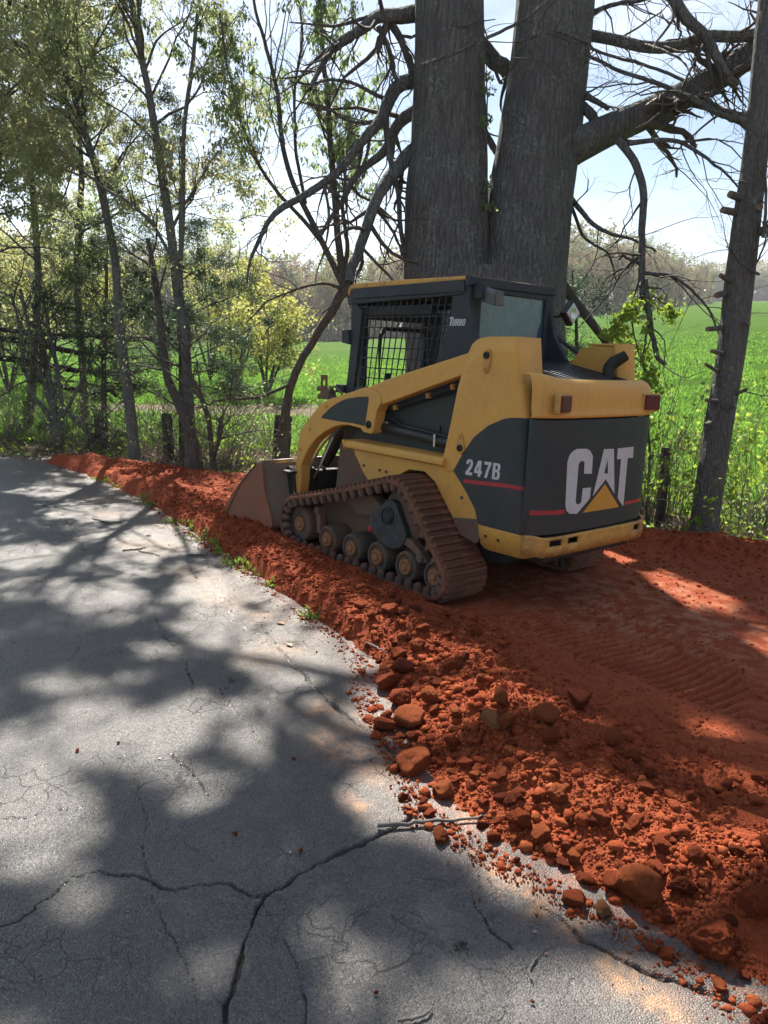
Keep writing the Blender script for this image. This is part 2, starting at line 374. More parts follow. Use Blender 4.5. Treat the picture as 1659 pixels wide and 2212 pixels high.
    # ---------------- rear hood and door
    SEC = [(-.602, .200), (-.598, .183), (-.582, .165), (-.555, .148), (-.52, .133), (-.47, .116), (-.42, .105), (-.30, .092), (-.15, .087), (0, .085),
           (.15, .087), (.30, .092), (.42, .105), (.47, .116), (.52, .133), (.555, .148), (.582, .165), (.598, .183), (.602, .200)]
    def xd(y): return float(np.interp(y, [a for a, _ in SEC], [b for _, b in SEC]))
    V, F = [], []
    zs = [.500, .506, .65, .80, .95, 1.10, 1.166, 1.172]
    ins = [.012, 0, 0, 0, 0, 0, 0, .008]
    for z, i_ in zip(zs, ins):
        for y, x in SEC: V.append((x+i_, y*(1-i_*.5), z+(.0 if z > .51 else 0)))
    n = len(SEC)
    F = [((r_+1)*n+c, (r_+1)*n+c+1, r_*n+c+1, r_*n+c) for r_ in range(len(zs)-1) for c in range(n-1)]
    b = MB().add(V, F); door = P(b, 'rear_door', BLACK, angle=50)
    m = door.modifiers.new('thick', 'SOLIDIFY'); m.thickness = .03; m.offset = -1
    # hood: rises and rolls inward over the top
    V, F = [], []
    hz = [(1.174, .006), (1.180, -.006), (1.20, -.010), (1.212, .002), (1.27, .002), (1.33, .006), (1.362, .018), (1.382, .036), (1.393, .058), (1.396, .085), (1.385, .10)]
    for z, i_ in hz:
        for y, x in SEC:
            up = (.035*sstep(.35, .60, y)+.012*sstep(.35, .58, -y)-.02*sstep(.45, .6, -y)*(1 if z > 1.34 else 0))*sstep(1.25, 1.39, z)
            V.append((x+i_, y*(1-(max(0, i_)*.55)), z+float(up)))
    F = [((r_+1)*n+c, (r_+1)*n+c+1, r_*n+c+1, r_*n+c) for r_ in range(len(hz)-1) for c in range(n-1)]
    b = MB().add(V, F); hood = P(b, 'rear_hood', YELLOW, angle=60)
    m = hood.modifiers.new('thick', 'SOLIDIFY'); m.thickness = .02; m.offset = -1
    m = hood.modifiers.new('sub', 'SUBSURF'); m.levels = 1; m.render_levels = 1
    for s in (1, -1):
        b = MB(); b.box((.098, s*.448, 1.262), (.035, .158, .112), Matrix.Rotation(s*.22, 3, 'Z')); hh = P(b, 'light_housing', YELLOW_W, bevel=.008)
        b = MB(); b.box((.083, s*.449, 1.262), (.03, .128, .092), Matrix.Rotation(s*.22, 3, 'Z')); P(b, 'tail_light', REDL, hh, bevel=.008, seg=3)
    # logo letters, all on the curved door
    LET = {'C': [[(.362, .925), (.351, .965), (.325, .990), (.293, 1.001), (.204, .999), (.165, .985), (.132, .950), (.127, .844), (.204, .850), (.207, .915), (.222, .928), (.245, .926), (.262, .912), (.259, .690), (.250, .672), (.222, .668), (.206, .680), (.202, .763), (.122, .761), (.123, .695), (.236, .611), (.307, .619), (.335, .640), (.347, .672)]],
           'A': [[(.027, .988), (-.079, .984), (-.135, .700), (-.022, .800), (.097, .704)], [(-.022, .925), (.000, .838), (-.040, .834)]],
           'T': [[(-.121, .984), (-.308, .986), (-.314, .915), (-.249, .917), (-.255, .606), (-.178, .668), (-.171, .917), (-.125, .917)]],
           'tri': [[(-.019, .772), (.182, .612), (-.205, .609)]]}
    def flat(loops, mat, name):
        # fill polygon with optional hole by bmesh, then cut finely so it follows the door
        bm = bmesh.new(); ed = []
        for lp in loops:
            vs = [bm.verts.new((0, y, z)) for y, z in lp]
            ed += [bm.edges.new((vs[i], vs[(i+1) % len(vs)])) for i in range(len(vs))]
        bmesh.ops.triangle_fill(bm, use_beauty=True, edges=ed)
        for yy in np.arange(-.42, .43, .03):
            bmesh.ops.bisect_plane(bm, geom=bm.verts[:]+bm.edges[:]+bm.faces[:], plane_co=(0, yy, 0), plane_no=(0, 1, 0))
        for v in bm.verts: v.co.x = xd(v.co.y)-.0022
        bm.normal_update()
        me = bpy.data.meshes.new(name); bm.to_mesh(me); bm.free(); me.materials.append(mat)
        o = bpy.data.objects.new(name, me); o.location = off; link(o, root); return o
    for k in ('C', 'A', 'T'): flat(LET[k], WHITEP, 'logo_letter')
    flat(LET['tri'], LOGOY, 'logo_triangle')
    def strip(y0, y1, z0, z1, w_):
        V = []
        ys = np.linspace(y0, y1, 14)
        for y in ys:
            z = z0+(z1-z0)*(y-y0)/(y1-y0); V += [(xd(y)-.0016, y, z-w_), (xd(y)-.0016, y, z+w_)]
        return V, [(2*i, 2*i+2, 2*i+3, 2*i+1) for i in range(13)]
    for a in ((.600, .345, .640, .634, .013), (-.268, -.600, .627, .622, .011)):
        b = MB().add(*strip(*a)); P(b, 'red_stripe', REDP)
    # bumper: folded plate with slots, built from pieces round the openings
    bs = [(-.60, .185), (-.575, .13), (-.52, .090), (-.46, .076), (-.40, .070), (.40, .070), (.46, .076), (.52, .090), (.575, .13), (.60, .185)]
    def bx_(y): return float(np.interp(y, [a for a, _ in bs], [c for _, c in bs]))
    V, F = [], []
    slots = [(-.555, -.515), (-.44, -.345), (-.10, .10), (.215, .325), (.375, .485)]
    slots = [(-.545, -.505), (-.455, -.375), (.215, .325), (.375, .485)]
    ys = sorted(set([a for a, _ in bs]+[q for s_ in slots for q in s_]+list(np.arange(-.35, .36, .1).round(3))))
    zr = [.375, .436, .478, .494]
    for y in ys:
        for z in zr: V.append((bx_(y)+(.012 if z < .38 else 0), y, z+.012*(abs(y) > .57)))
    for c in range(len(ys)-1):
        for r_ in range(3):
            ym = (ys[c]+ys[c+1])/2
            if r_ == 1 and any(a < ym < b_ for a, b_ in slots): continue
            F.append((c*4+r_+1, (c+1)*4+r_+1, (c+1)*4+r_, c*4+r_))
    b = MB().add(V, F); bu = P(b, 'rear_bumper', YELLOW_W, angle=40)
    m = bu.modifiers.new('thick', 'SOLIDIFY'); m.thickness = .022; m.offset = -1
    b = MB(); b.box((.21, 0, .435), (.16, 1.06, .11)); b.box((.40, 0, .40), (.5, .9, .16)); P(b, 'rear_crossmember', DARK, bevel=.01)
    # ---------------- engine cover slats and exhaust
    b = MB(); b.prism_y([(.15, 1.355), (.90, 1.50), (.90, 1.2), (.15, 1.1)], -.40, .40); base = P(b, 'engine_cover', DARK)
    sl_ = MB(); sl_.prism_y([(.165, 1.383), (.165, 1.361), (.90, 1.498), (.90, 1.52)], -.011, .011)
    first = None
    for k in range(13):
        y = .378-k*.063
        if first is None:
            first = P(sl_, 'cover_slat', BLKP, base, bevel=.004); first.location = (0, y, 0)
        else:
            c = first.copy(); link(c, base); c.location = (0, y, 0)
    b = MB(); b.tube([(.318, -.28, 1.36), (.315, -.285, 1.42), (.318, -.30, 1.468), (.30, -.315, 1.500), (.262, -.335, 1.528), (.235, -.35, 1.548)], [.036, .036, .040, .041, .037, .033], 16)
    ex = P(b, 'exhaust_pipe', DARK, angle=50)
    b = MB(); b.tube([(.24, -.346, 1.5445), (.233, -.351, 1.5505)], [.026, .026], 14); P(b, 'pipe_mouth', simple('near_black', (.004, .004, .004), .9), ex)  # near-black end piece on the closed pipe
    # ---------------- cab
    CY = .42
    for s in (1, -1):
        y0, y1 = s*(CY-.035), s*CY
        b = MB()   # side frame with a big opening, as pieces butted together
        b.prism_y([(.905, 1.885), (.915, 1.972), (2.085, 1.955), (2.098, 1.842), (2.04, 1.85)], y0, y1)         # header
        b.prism_y([(.905, 1.883), (1.048, 1.876), (1.040, 1.80), (1.076, 1.68), (1.165, 1.455), (1.20, 1.30), (1.22, 1.0), (.80, 1.0), (.72, 1.50), (.84, 1.66)], y0, y1)   # rear quarter
        b.prism_y([(2.038, 1.848), (2.096, 1.840), (2.085, 1.60), (2.12, 1.30), (2.16, 1.10), (2.06, 1.10), (2.035, 1.263), (1.965, 1.80)], y0, y1)          # front post
        b.prism_y([(2.058, 1.098), (1.222, 1.098), (1.2, 1.24), (2.03, 1.24)], y0, y1)
        P(b, 'side_frame', CHAR, bevel=.004)
        b = MB(); b.prism_y([(.93, 1.90), (.94, 1.972), (2.08, 1.955), (2.06, 1.885)], s*CY, s*(CY+.012)); P(b, 'header_trim', CHAR, bevel=.003)
        scr = empty('side_screen'); scr.parent = root; scr.location = off
        # the mesh screen: bars following the lean of the post
        for k in range(16):
            t = k/15; xt, xb = 1.985-.94*t, 2.045-.86*t-.03*t
            top = (xt, s*(CY-.012), 1.87); bot = (xb+.02, s*(CY-.012), 1.22)
            if k == 0: pass
            b = MB(); b.tube([top, bot], .0048, 5); P(b, 'screen_bar', CHAR, scr)
        for k in range(9):
            z = 1.825-.072*k
            b = MB(); b.box(((.98+2.05)/2+.02*k*.3, s*(CY-.020), z), (1.02, .006, .008), None); P(b, 'screen_bar', CHAR, scr)
    # front post feet, roof, pillars
    b = MB(); b.prism_y([(2.17, 1.57), (2.17, 1.655), (2.09, 1.665), (2.08, 1.555)], .40, .445); P(b, 'door_hinge', CHAR, bevel=.004)
    b = MB(); b.box((2.175, .42, 1.225), (.09, .06, .06)); P(b, 'door_hinge', CHAR, bevel=.004)
    b = MB(); b.prism_y([(2.06, 1.84), (2.125, 1.84), (2.125, 1.91), (2.075, 1.93)], -.40, .425); P(b, 'front_header', CHAR, bevel=.01)
    V = [(.905, -.43, 1.990), (.905, .43, 1.990), (.895, -.425, 1.969), (.895, .425, 1.969)]
    b = MB(); b.prism_y([(.898, 1.970), (.898, 1.994), (1.5, 1.997), (2.04, 1.992), (2.105, 1.985), (2.132, 1.962), (2.137, 1.925), (2.118, 1.905), (2.09, 1.955)], -.428, .428); P(b, 'cab_roof', YELLOW_W, bevel=.008)
    b = MB(); b.prism_y([(.885, 1.935), (.885, 1.990), (.93, 1.9975), (.93, 1.93)], -.432, .432); P(b, 'rear_header', CHAR, bevel=.005)
    for (y0, y1, zb) in ((.300, .419, 1.30), (-.425, -.345, 1.30)):
        b = MB(); b.prism_x([(y0, zb), (y1, zb), (y1, 1.935), (y0, 1.935)], .897, .95); P(b, 'rear_pillar', CHAR, bevel=.01)
    b = MB(); b.prism_x([(-.345, 1.90), (.30, 1.905), (.30, 1.936), (-.345, 1.936)], .90, .94); b.prism_x([(-.345, 1.50), (.30, 1.50), (.30, 1.60), (-.345, 1.60)], .90, .94); P(b, 'window_frame', CHAR, bevel=.004)
    b = MB(); b.prism_x([(-.345, 1.60), (.30, 1.60), (.30, 1.90), (-.345, 1.90)], .918, .924); P(b, 'rear_window', GLASS)
    b = MB(); b.tube([(.90, -.44, 1.68), (.70, -.46, 1.56), (.55, -.43, 1.50)], .014, 8); P(b, 'cab_brace', CHAR)
    # work lights
    b = MB(); b.box((.86, .365, 1.905), (.07, .05, .10)); g = P(b, 'lamp_bracket', CHAR, bevel=.008)
    V = []
    for i, (x, sc_) in enumerate(((.86, .9), (.82, 1.0), (.765, 1.0), (.75, .9))):
        for (dy, dz) in ((-.05, -.042), (.05, -.042), (.056, .03), (.02, .052), (-.035, .046)): V.append((x, .305+dy*sc_, 1.885+dz*sc_-.25*(.86-x)))
    F = [(r_*5+c, r_*5+(c+1) % 5, (r_+1)*5+(c+1) % 5, (r_+1)*5+c) for r_ in range(3) for c in range(5)]+[tuple(range(5)), (19, 18, 17, 16, 15)]
    b = MB().add(V, F); wl = P(b, 'work_light', simple('grey_lamp_shell', (.10, .105, .11), .5), bevel=.006)
    b = MB(); b.box((.748, .305, 1.852), (.006, .075, .06)); P(b, 'lamp_lens', simple('smoked_lens', (.10, .095, .09), .2), wl)
    rot = Matrix.Rotation(.75, 3, 'X')
    b = MB(); b.box((.845, -.548, 1.825), (.05, .125, .125), rot); b.tube([(.88, -.545, 1.82), (.91, -.50, 1.80), (.915, -.42, 1.80)], .012, 8)
    wl = P(b, 'work_light', BLKP, bevel=.01)
    b = MB(); b.box((.817, -.548, 1.825), (.012, .103, .103), rot); ln = P(b, 'lamp_lens', LENS, wl, bevel=.006)
    b = MB(); V = []
    for r_, x in ((.040, .8105), (.040, .807), (.030, .8075), (.012, .8105)):
        V += [(x, -.548+r_*math.cos(a), 1.825+r_*math.sin(a)) for a in np.linspace(0, 2*math.pi, 24, endpoint=False)]
    b.add(V, [(i*24+k, i*24+(k+1) % 24, (i+1)*24+(k+1) % 24, (i+1)*24+k) for i in range(3) for k in range(24)]+[tuple(range(72, 96))]); P(b, 'reflector_ring', CHROME, ln)
    # inside: seat, restraint, controls
    b = MB(); b.box((1.35, 0, 1.12), (.46, .46, .12)); b.box((1.13, 0, 1.42), (.12, .44, .62), Matrix.Rotation(-.16, 3, 'Y')); P(b, 'seat', DARK, bevel=.03)
    b = MB(); b.tube([(1.95, .25, 1.25), (1.95, .25, 1.62), (1.93, .22, 1.68), (1.93, -.22, 1.68), (1.95, -.25, 1.62), (1.95, -.25, 1.25)], .016, 8); b.tube([(1.75, .30, 1.0), (1.78, .30, 1.30), (1.78, .30, 1.36)], [.018, .018, .028], 8); b.tube([(1.75, -.30, 1.0), (1.78, -.30, 1.30), (1.78, -.30, 1.36)], [.018, .018, .028], 8)
    P(b, 'control_bars', BLKP)
    b = MB(); b.box((2.06, 0, 1.79), (.05, .72, .09)); b.box((1.62, .36, 1.80), (.7, .04, .06)); b.box((2.08, .30, 1.5), (.04, .05, .6)); b.box((2.09, -.34, 1.5), (.04, .05, .6)); P(b, 'door_frame', CHAR, bevel=.004)
    # ---------------- hull between the tracks
    b = MB(); b.prism_y([(.16, .42), (.16, 1.12), (.90, 1.20), (2.08, 1.15), (2.15, .80), (2.20, .45), (2.02, .24), (.9, .20), (.45, .24)], -.43, .43); P(b, 'hull', DARK, bevel=.01)
    for s in (1, -1):
        b = MB(); b.prism_y([(.70, .70), (.70, 1.32), (1.50, 1.12), (1.95, .92), (2.02, .80), (1.90, .60), (1.2, .62)], s*.43, s*.455); sp = P(b, 'side_panel', BLACK, bevel=.003)
        for k in range(7):
            b = MB(); b.box((.835, s*.459, 1.02+.035*k), (.15, .010, .012), Matrix.Rotation(.35, 3, 'Y')); P(b, 'vent_louver', BLKP, sp)
        for (x0, x1, z0, z1) in ((1.05, 1.48, .98, 1.05),):
            b = MB(); b.box(((x0+x1)/2, s*.460, (z0+z1)/2), (x1-x0, .012, z1-z0)); P(b, 'access_cover', BLACK, sp, bevel=.003)
        # fender over the track
        b = MB(); b.prism_y([(1.81, .828), (1.79, .775), (1.737, .717), (1.69, .66), (1.632, .610), (1.379, .650), (1.20, .745), (1.05, .752), (.95, .70), (.82, .55), (.70, .42), (.60, .40), (.52, .42), (.545, .52), (.60, .62), (.68, .71), (.80, .80), (.86, .83)], s*.455, s*.585)
        P(b, 'track_fender', YELLOW, bevel=.006)
        b = MB(); b.prism_y([(.78, .50), (.555, .53), (.525, .42), (.56, .37), (.70, .40)], s*.44, s*.588); P(b, 'fender_skirt', GREASE, bevel=.006)
        b = MB(); b.prism_y([(2.125, .82), (1.82, .825), (1.75, .72), (1.60, .55), (1.70, .40), (2.17, .40)], s*.43, s*.47); P(b, 'front_guard', GREASE, bevel=.01)
        # running board
        b = MB(); b.prism_x([(s*.44, .862), (s*.455, .876), (s*.61, .872), (s*.632, .855), (s*.632, .826), (s*.61, .812), (s*.46, .82)], .842, 1.86)
        P(b, 'running_board', YELLOW, bevel=.005)
        b = MB(); b.prism_y([(1.86, .81), (1.895, .872), (1.86, .876)], s*.45, s*.63); P(b, 'running_board_tip', YELLOW_W)
        # bolts on the skins
        for (x, z) in ((1.678, .709), (1.50, .700), (1.43, .698), (.70, .64), (.60, .50)):
            b = MB(); b.lathe_y(x, z, [(.011, s*.585), (.011, s*.593), (.007, s*.596)], 6); P(b, 'bolt', GREASE)
        for (x, z) in ((.47, .44), (.37, .435)):
            b = MB(); b.lathe_y(x, z, [(.010, s*.6005), (.010, s*.603), (.006, s*.603)], 12); P(b, 'bolt', BLKP)
        # ---------------- lift arm
        b = MB(); b.prism_y([(.66, 1.535), (.60, 1.53), (.62, 1.42), (.70, 1.405), (.80, 1.372), (1.496, 1.152), (1.496, 1.166), (1.504, 1.206), (1.538, 1.242), (1.681, 1.256), (1.50, 1.312), (1.368, 1.352)], s*.515, s*.598)
        arm = P(b, 'lift_arm', YELLOW, bevel=.010, seg=3)
        EL = [(1.681, 1.262), (1.827, 1.222), (1.98, 1.183), (2.126, 1.142), (2.207, 1.107), (2.30, 1.03), (2.40, .94), (2.48, .86), (2.505, .75), (2.523, .625), (2.53, .50), (2.54, .40), (2.47, .36), (2.447, .50), (2.451, .599), (2.430, .64), (2.398, .690), (2.333, .770), (2.256, .838), (2.141, .905), (2.03, .951), (1.934, .975), (1.862, .981), (1.711, .972), (1.682, .948), (1.598, .944), (1.571, .96), (1.556, 1.03), (1.541, 1.108), (1.497, 1.166), (1.504, 1.206), (1.538, 1.242)]
        b = MB(); b.prism_y(EL, s*.512, s*.603); P(b, 'elbow_plate', YELLOW, arm, bevel=.008, seg=3)
        WIN = [(2.184, 1.003), (2.184, 1.012), (2.147, 1.041), (2.08, 1.085), (2.013, 1.121), (1.94, 1.150), (1.871, 1.171), (1.76, 1.190), (1.645, 1.201), (1.632, 1.198), (1.627, 1.184), (1.661, .993), (1.80, 1.000), (1.95, .998), (2.08, 1.000)]
        b = MB(); b.prism_y(WIN, s*.603, s*.6045); P(b, 'black_decal', BLACK, arm)
        for (x, z) in ((2.13, 1.098), (2.335, .906), (2.458, .733)):
            b = MB(); b.lathe_y(x, z, [(.016, s*.603), (.016, s*.609), (.011, s*.612), (.006, s*.612), (.006, s*.606)], 16); P(b, 'pin', YELLOW_W, arm)
        b = MB(); b.lathe_y(1.618, 1.008, [(.027, s*.603), (.027, s*.612), (.020, s*.618), (.010, s*.618), (.010, s*.61)], 20); P(b, 'pin', DARK, arm, angle=35)
        b = MB(); b.tube([(1.50, s*.50, 1.122), (.76, s*.50, 1.352)], .012, 8); hp = P(b, 'hydraulic_line', CHAR, arm)
        for (x, z) in ((1.44, 1.140), (1.12, 1.240), (.90, 1.310)):
            b = MB(); b.box((x, s*.515, z), (.022, .03, .032), Matrix.Rotation(.3, 3, 'Y')); P(b, 'pipe_clamp', YELLOW_W, hp)
        # lift cylinder
        b = MB(); b.tube([(1.64, s*.50, 1.000), (1.60, s*.50, .998), (1.585, s*.50, .997), (1.15, s*.50, .967), (.80, s*.50, .94)], [.020, .030, .037, .037, .037], 20); cyl = P(b, 'lift_cylinder', BLKP, angle=40)
        b = MB(); b.tube([(1.70, s*.50, 1.004), (1.62, s*.50, 1.000)], .016, 12); P(b, 'cylinder_rod', CHROME, cyl)
        b = MB(); b.tube([(1.53, s*.50, 1.034), (1.50, s*.50, 1.055), (1.46, s*.50, 1.052), (1.40, s*.50, 1.022), (1.2, s*.515, 1.012), (.85, s*.515, .985)], .010, 8); P(b, 'hydraulic_hose', BLKP, cyl)
        b = MB(); b.box((1.02, s*.50, .958), (.018, .080, .080)); P(b, 'hose_band', CHROME, cyl)
        # ---------------- tilt cylinder
        b = MB(); b.tube([(2.14, s*.33, 1.02), (2.36, s*.33, .80), (2.50, s*.33, .60)], [.05, .055, .045], 14); tcy = P(b, 'tilt_cylinder', DARK)
        b = MB(); b.tube([(2.49, s*.33, .61), (2.60, s*.33, .42)], .020, 10); P(b, 'cylinder_rod', STEELE, tcy)
        b = MB(); b.tube([(2.20, s*.40, .98), (2.42, s*.46, .72), (2.56, s*.44, .55), (2.60, s*.40, .45)], .012, 8); b.tube([(2.28, s*.42, .84), (2.34, s*.50, .60), (2.44, s*.48, .50)], .008, 6); P(b, 'hydraulic_hose', STEELE, tcy)
    # coupler block with the hole on the left arm
    oc = [(2.245, 1.15), (2.322, 1.15), (2.322, 1.262), (2.322, 1.322), (2.245, 1.322), (2.245, 1.262)]
    ring = [(2.283+.023*math.cos(t), 1.262+.026*math.sin(t)) for t in np.linspace(0, 2*math.pi, 16, endpoint=False)]
    bm = bmesh.new(); ed = []
    for lp in (oc, ring):
        vs = [bm.verts.new((x, .51, z)) for x, z in lp]; ed += [bm.edges.new((vs[i], vs[(i+1) % len(vs)])) for i in range(len(vs))]
    bmesh.ops.triangle_fill(bm, use_beauty=True, edges=ed)
    me = bpy.data.meshes.new('coupler_bracket'); bm.to_mesh(me); bm.free(); me.materials.append(simple('rusty_bracket', (.16, .07, .035), .7))
    br = bpy.data.objects.new('coupler_bracket', me); br.location = off; link(br, root)
    m = br.modifiers.new('thick', 'SOLIDIFY'); m.thickness = .010
    b = MB(); b.tube([(2.20, .50, 1.205), (2.37, .50, 1.215)], .018, 10); b.tube([(2.16, .50, 1.155), (2.36, .50, 1.155)], .020, 10); b.box((2.24, .50, 1.175), (.09, .07, .07)); b.tube([(2.22, .50, 1.23), (2.16, .50, 1.24), (2.10, .49, 1.20), (2.05, .47, 1.14)], .009, 8); P(b, 'hose_coupler', GREASE, br, bevel=.003)
    # ---------------- bucket
    BP = [(3.344, .000), (3.20, .010), (3.0, .020), (2.80, .035), (2.66, .055), (2.56, .085), (2.505, .13), (2.515, .18), (2.56, .27), (2.609, .36), (2.64, .46), (2.655, .56), (2.66, .614)]
    n = len(BP); V, F = [], []
    for y in (-.82, .82):
        V += [(x, y, z) for x, z in BP]
    F = [(i, i+1, n+i+1, n+i) for i in range(n-1)]
    b = MB().add(V, F); bk = P(b, 'bucket', BUCKD, angle=35)
    m = bk.modifiers.new('thick', 'SOLIDIFY'); m.thickness = .012; m.offset = 0
    SPL = [(3.344, .0), (3.30, .055), (3.235, .16), (3.135, .289), (3.02, .385), (2.895, .481), (2.80, .555), (2.728, .602), (2.655, .618)]+[(x-.012, z) for x, z in BP[::-1][1:-1]]
    for s in (1, -1):
        b = MB(); b.prism_y(SPL, s*.82, s*.838); P(b, 'side_plate', BUCKM, bk, bevel=.003)
        b = MB(); b.tube([(3.26, s*.842, .06), (2.98, s*.842, .40), (2.74, s*.842, .592)], [.005, .006, .005], 6); P(b, 'edge_weld', BUCKD, bk)
    b = MB(); b.prism_y([(2.652, .60), (2.672, .60), (2.672, .632), (2.652, .632)], -.835, .835); P(b, 'top_edge', STEELE, bk, bevel=.002)
    b = MB(); b.prism_y([(3.355, -.012), (3.20, .004), (3.20, .022), (3.355, -.004)], -.838, .838); P(b, 'cutting_edge', STEELE, bk)
    for s in (1, -1):
        b = MB(); b.prism_y([(2.47, .20), (2.53, .56), (2.60, .585), (2.64, .56), (2.60, .40), (2.53, .20)], s*.40, s*.62); b.box((2.55, s*.62, .545), (.10, .12, .02)); cp = P(b, 'quick_coupler', DARK, bevel=.01)
        b = MB(); b.tube([(2.50, s*.625, .42), (2.505, s*.63, .36), (2.49, s*.60, .335), (2.47, s*.55, .33)], .006, 6); P(b, 'locking_handle', CHROME, cp)
    b = MB(); b.box((2.52, 0, .40), (.08, .8, .30)); P(b, 'coupler_plate', DARK, bevel=.01)
    # ---------------- undercarriages
    circ = [(.705, .152, .152), (1.10, .462, .258), (2.182, .215, .213)]
    pts = []
    for cx_, cz_, r_ in circ:
        for a in np.linspace(0, 2*math.pi, 240, endpoint=False): pts.append((cx_+r_*math.cos(a), cz_+r_*math.sin(a)))
    pts = sorted(pts)
    def half(ps):
        h_ = []
        for p in ps:
            while len(h_) >= 2 and (h_[-1][0]-h_[-2][0])*(p[1]-h_[-2][1])-(h_[-1][1]-h_[-2][1])*(p[0]-h_[-2][0]) <= 0: h_.pop()
            h_.append(p)
        return h_
    hull = np.array(half(pts)[:-1]+half(pts[::-1])[:-1])            # counter-clockwise
    # a little sag in the long top run
    cl = np.vstack([hull, hull[:1]]); seg = np.linalg.norm(np.diff(cl, axis=0), axis=1); cum = np.r_[0, np.cumsum(seg)]; TOT = cum[-1]
    def path(s_):
        s_ = np.asarray(s_) % TOT
        x = np.interp(s_, cum, cl[:, 0]); z = np.interp(s_, cum, cl[:, 1])
        sag = np.where((z > .40) & (x > 1.2) & (x < 2.2), -.012*np.sin(np.clip((x-1.2)/1.0, 0, 1)*math.pi), 0)
        return np.stack([x, z+sag], -1)
    NS = 200; ss = np.arange(NS)*TOT/NS
    Pp = path(ss); Tn = path(ss+.02)-path(ss-.02); Tn /= np.linalg.norm(Tn, axis=1, keepdims=True); Nn = np.stack([-Tn[:, 1], Tn[:, 0]], 1)  # inward
    TH = .034
    for s in (1, -1):
        ya, yb = s*.457, s*.838
        V, F = [], []
        for i in range(NS):
            o_ = Pp[i]; q = Pp[i]+Nn[i]*TH
            o_ = o_+Nn[i]*.010
            V += [(o_[0], ya, o_[1]), (o_[0], yb-s*.006, o_[1]), (Pp[i][0]+Nn[i][0]*.016, yb, Pp[i][1]+Nn[i][1]*.016), (q[0], yb, q[1]), (q[0], ya, q[1])]
        for i in range(NS):
            j = (i+1) % NS
            for k in range(5): F.append((i*5+k, i*5+(k+1) % 5, j*5+(k+1) % 5, j*5+k))
        b = MB().add(V, F); belt = P(b, 'rubber_track', RUBBER, angle=40)
        if s < 0: belt['label'] = 'far side rubber track hidden under the body'
        NBAR = 84; proto = [None, None, None, None]; rb = random.Random(4+s)
        def put(kind, mesh_fn, s_, yc, mat, nm):
            p = path(s_); t = path(s_+.015)-path(s_-.015); ang = math.atan2(t[1], t[0])
            if proto[kind] is None:
                V_, F_ = mesh_fn(); me = raw_mesh(nm, V_, F_, mat); proto[kind] = me
            o = bpy.data.objects.new(nm, proto[kind]); link(o, belt); o.location = (p[0], yc, p[1]); o.rotation_euler = (0, -ang, 0)
            if kind in (0, 3): o.scale = (1, rb.uniform(.97, 1.0), rb.uniform(.85, 1.1))
            return o
        def bar():
            V_ = [(x, y, z) for x, z in ((-.014, .012), (.014, .012), (.009, -.012), (-.009, -.012)) for y in (-.178, .178)]
            V_[1] = (-.014, .178, .012)
            for i in (5, 7): V_[i] = (V_[i][0], .170, V_[i][2])
            for i in (4, 6): V_[i] = (V_[i][0], -.170, V_[i][2])
            return V_, [(0, 1, 3, 2), (2, 3, 5, 4), (4, 5, 7, 6), (6, 7, 1, 0), (0, 2, 4, 6), (1, 7, 5, 3)]
        def lug():
            V_ = []
            for z, a, b_ in ((0, .030, .030), (.034, .026, .027), (.052, .017, .022), (.060, .007, .014)):
                V_ += [(a*math.cos(t), b_*math.sin(t), z) for t in np.linspace(0, 2*math.pi, 10, endpoint=False)]
            return V_, [(i*10+k, i*10+(k+1) % 10, (i+1)*10+(k+1) % 10, (i+1)*10+k) for i in range(3) for k in range(10)]+[tuple(range(30, 40))]
        for k in range(NBAR): put(0, bar, k*TOT/NBAR, s*(.457+.838)/2, RUBBER, 'tread_bar')
        NL = 48
        for k in range(NL):
            for kk, yc in ((1, s*.806), (2, s*.495)):
                p = path(k*TOT/NL); t = path(k*TOT/NL+.015)-path(k*TOT/NL-.015); nn = np.array([-t[1], t[0]]); nn /= np.linalg.norm(nn)
                o = put(kk, lug, k*TOT/NL, yc, LUGM, 'drive_lug'); o.location = (p[0]+nn[0]*(TH-.003), yc, p[1]+nn[1]*(TH-.003))
        # wheels
        def wheel(cx_, cz_, r_, big=False, name='road_roller'):
            y = s*.765
            b = MB(); prof = [(r_*.55, s*.56), (r_*.98, s*.565), (r_, s*.58), (r_, y-s*.03), (r_*.965, y-s*.008), (r_*.90, y), (r_*.78, y)] + ([(r_*.72, y-s*.012), (r_*.50, y-s*.018)] if not big else [(r_*.55, y-s*.004), (r_*.42, y-s*.01)])
            b.lathe_y(cx_, cz_, prof, 40)
            wh = P(b, name, WHEELR, angle=30)
            hr = .058 if big else .053
            b = MB(); b.lathe_y(cx_, cz_, [(hr, y-s*.03), (hr, y+s*.004), (hr*.93, y+s*.010), (hr*.62, y+s*.010), (hr*.58, y+s*.003), (hr*.46, y+s*.003), (hr*.44, y+s*.014), (hr*.30, y+s*.018)], 28); hb = P(b, 'hub', HUBM, wh, angle=30)
            for k in range(6):
                a = k*math.pi/3+.3; b = MB(); b.lathe_y(cx_+hr*.78*math.cos(a), cz_+hr*.78*math.sin(a), [(.006, y+s*.009), (.006, y+s*.014), (.003, y+s*.015)], 6); P(b, 'bolt', HUBM, hb)
        wheel(2.215, .196, .140, True, 'front_idler')
        for x in (1.86, 1.572, 1.288, .998): wheel(x, .145, .106)
        wheel(.725, .145, .106)
        # frames behind the wheels
        b = MB(); b.prism_y([(2.25, .28), (2.05, .42), (1.70, .44), (1.35, .52), (1.0, .52), (.80, .36), (.70, .22), (.80, .17), (1.9, .17), (2.2, .16)], s*.50, s*.60)
        b.prism_y([(1.98, .44), (1.70, .43), (1.60, .37), (1.40, .40), (1.33, .48), (1.45, .54), (1.7, .50)], s*.60, s*.70)
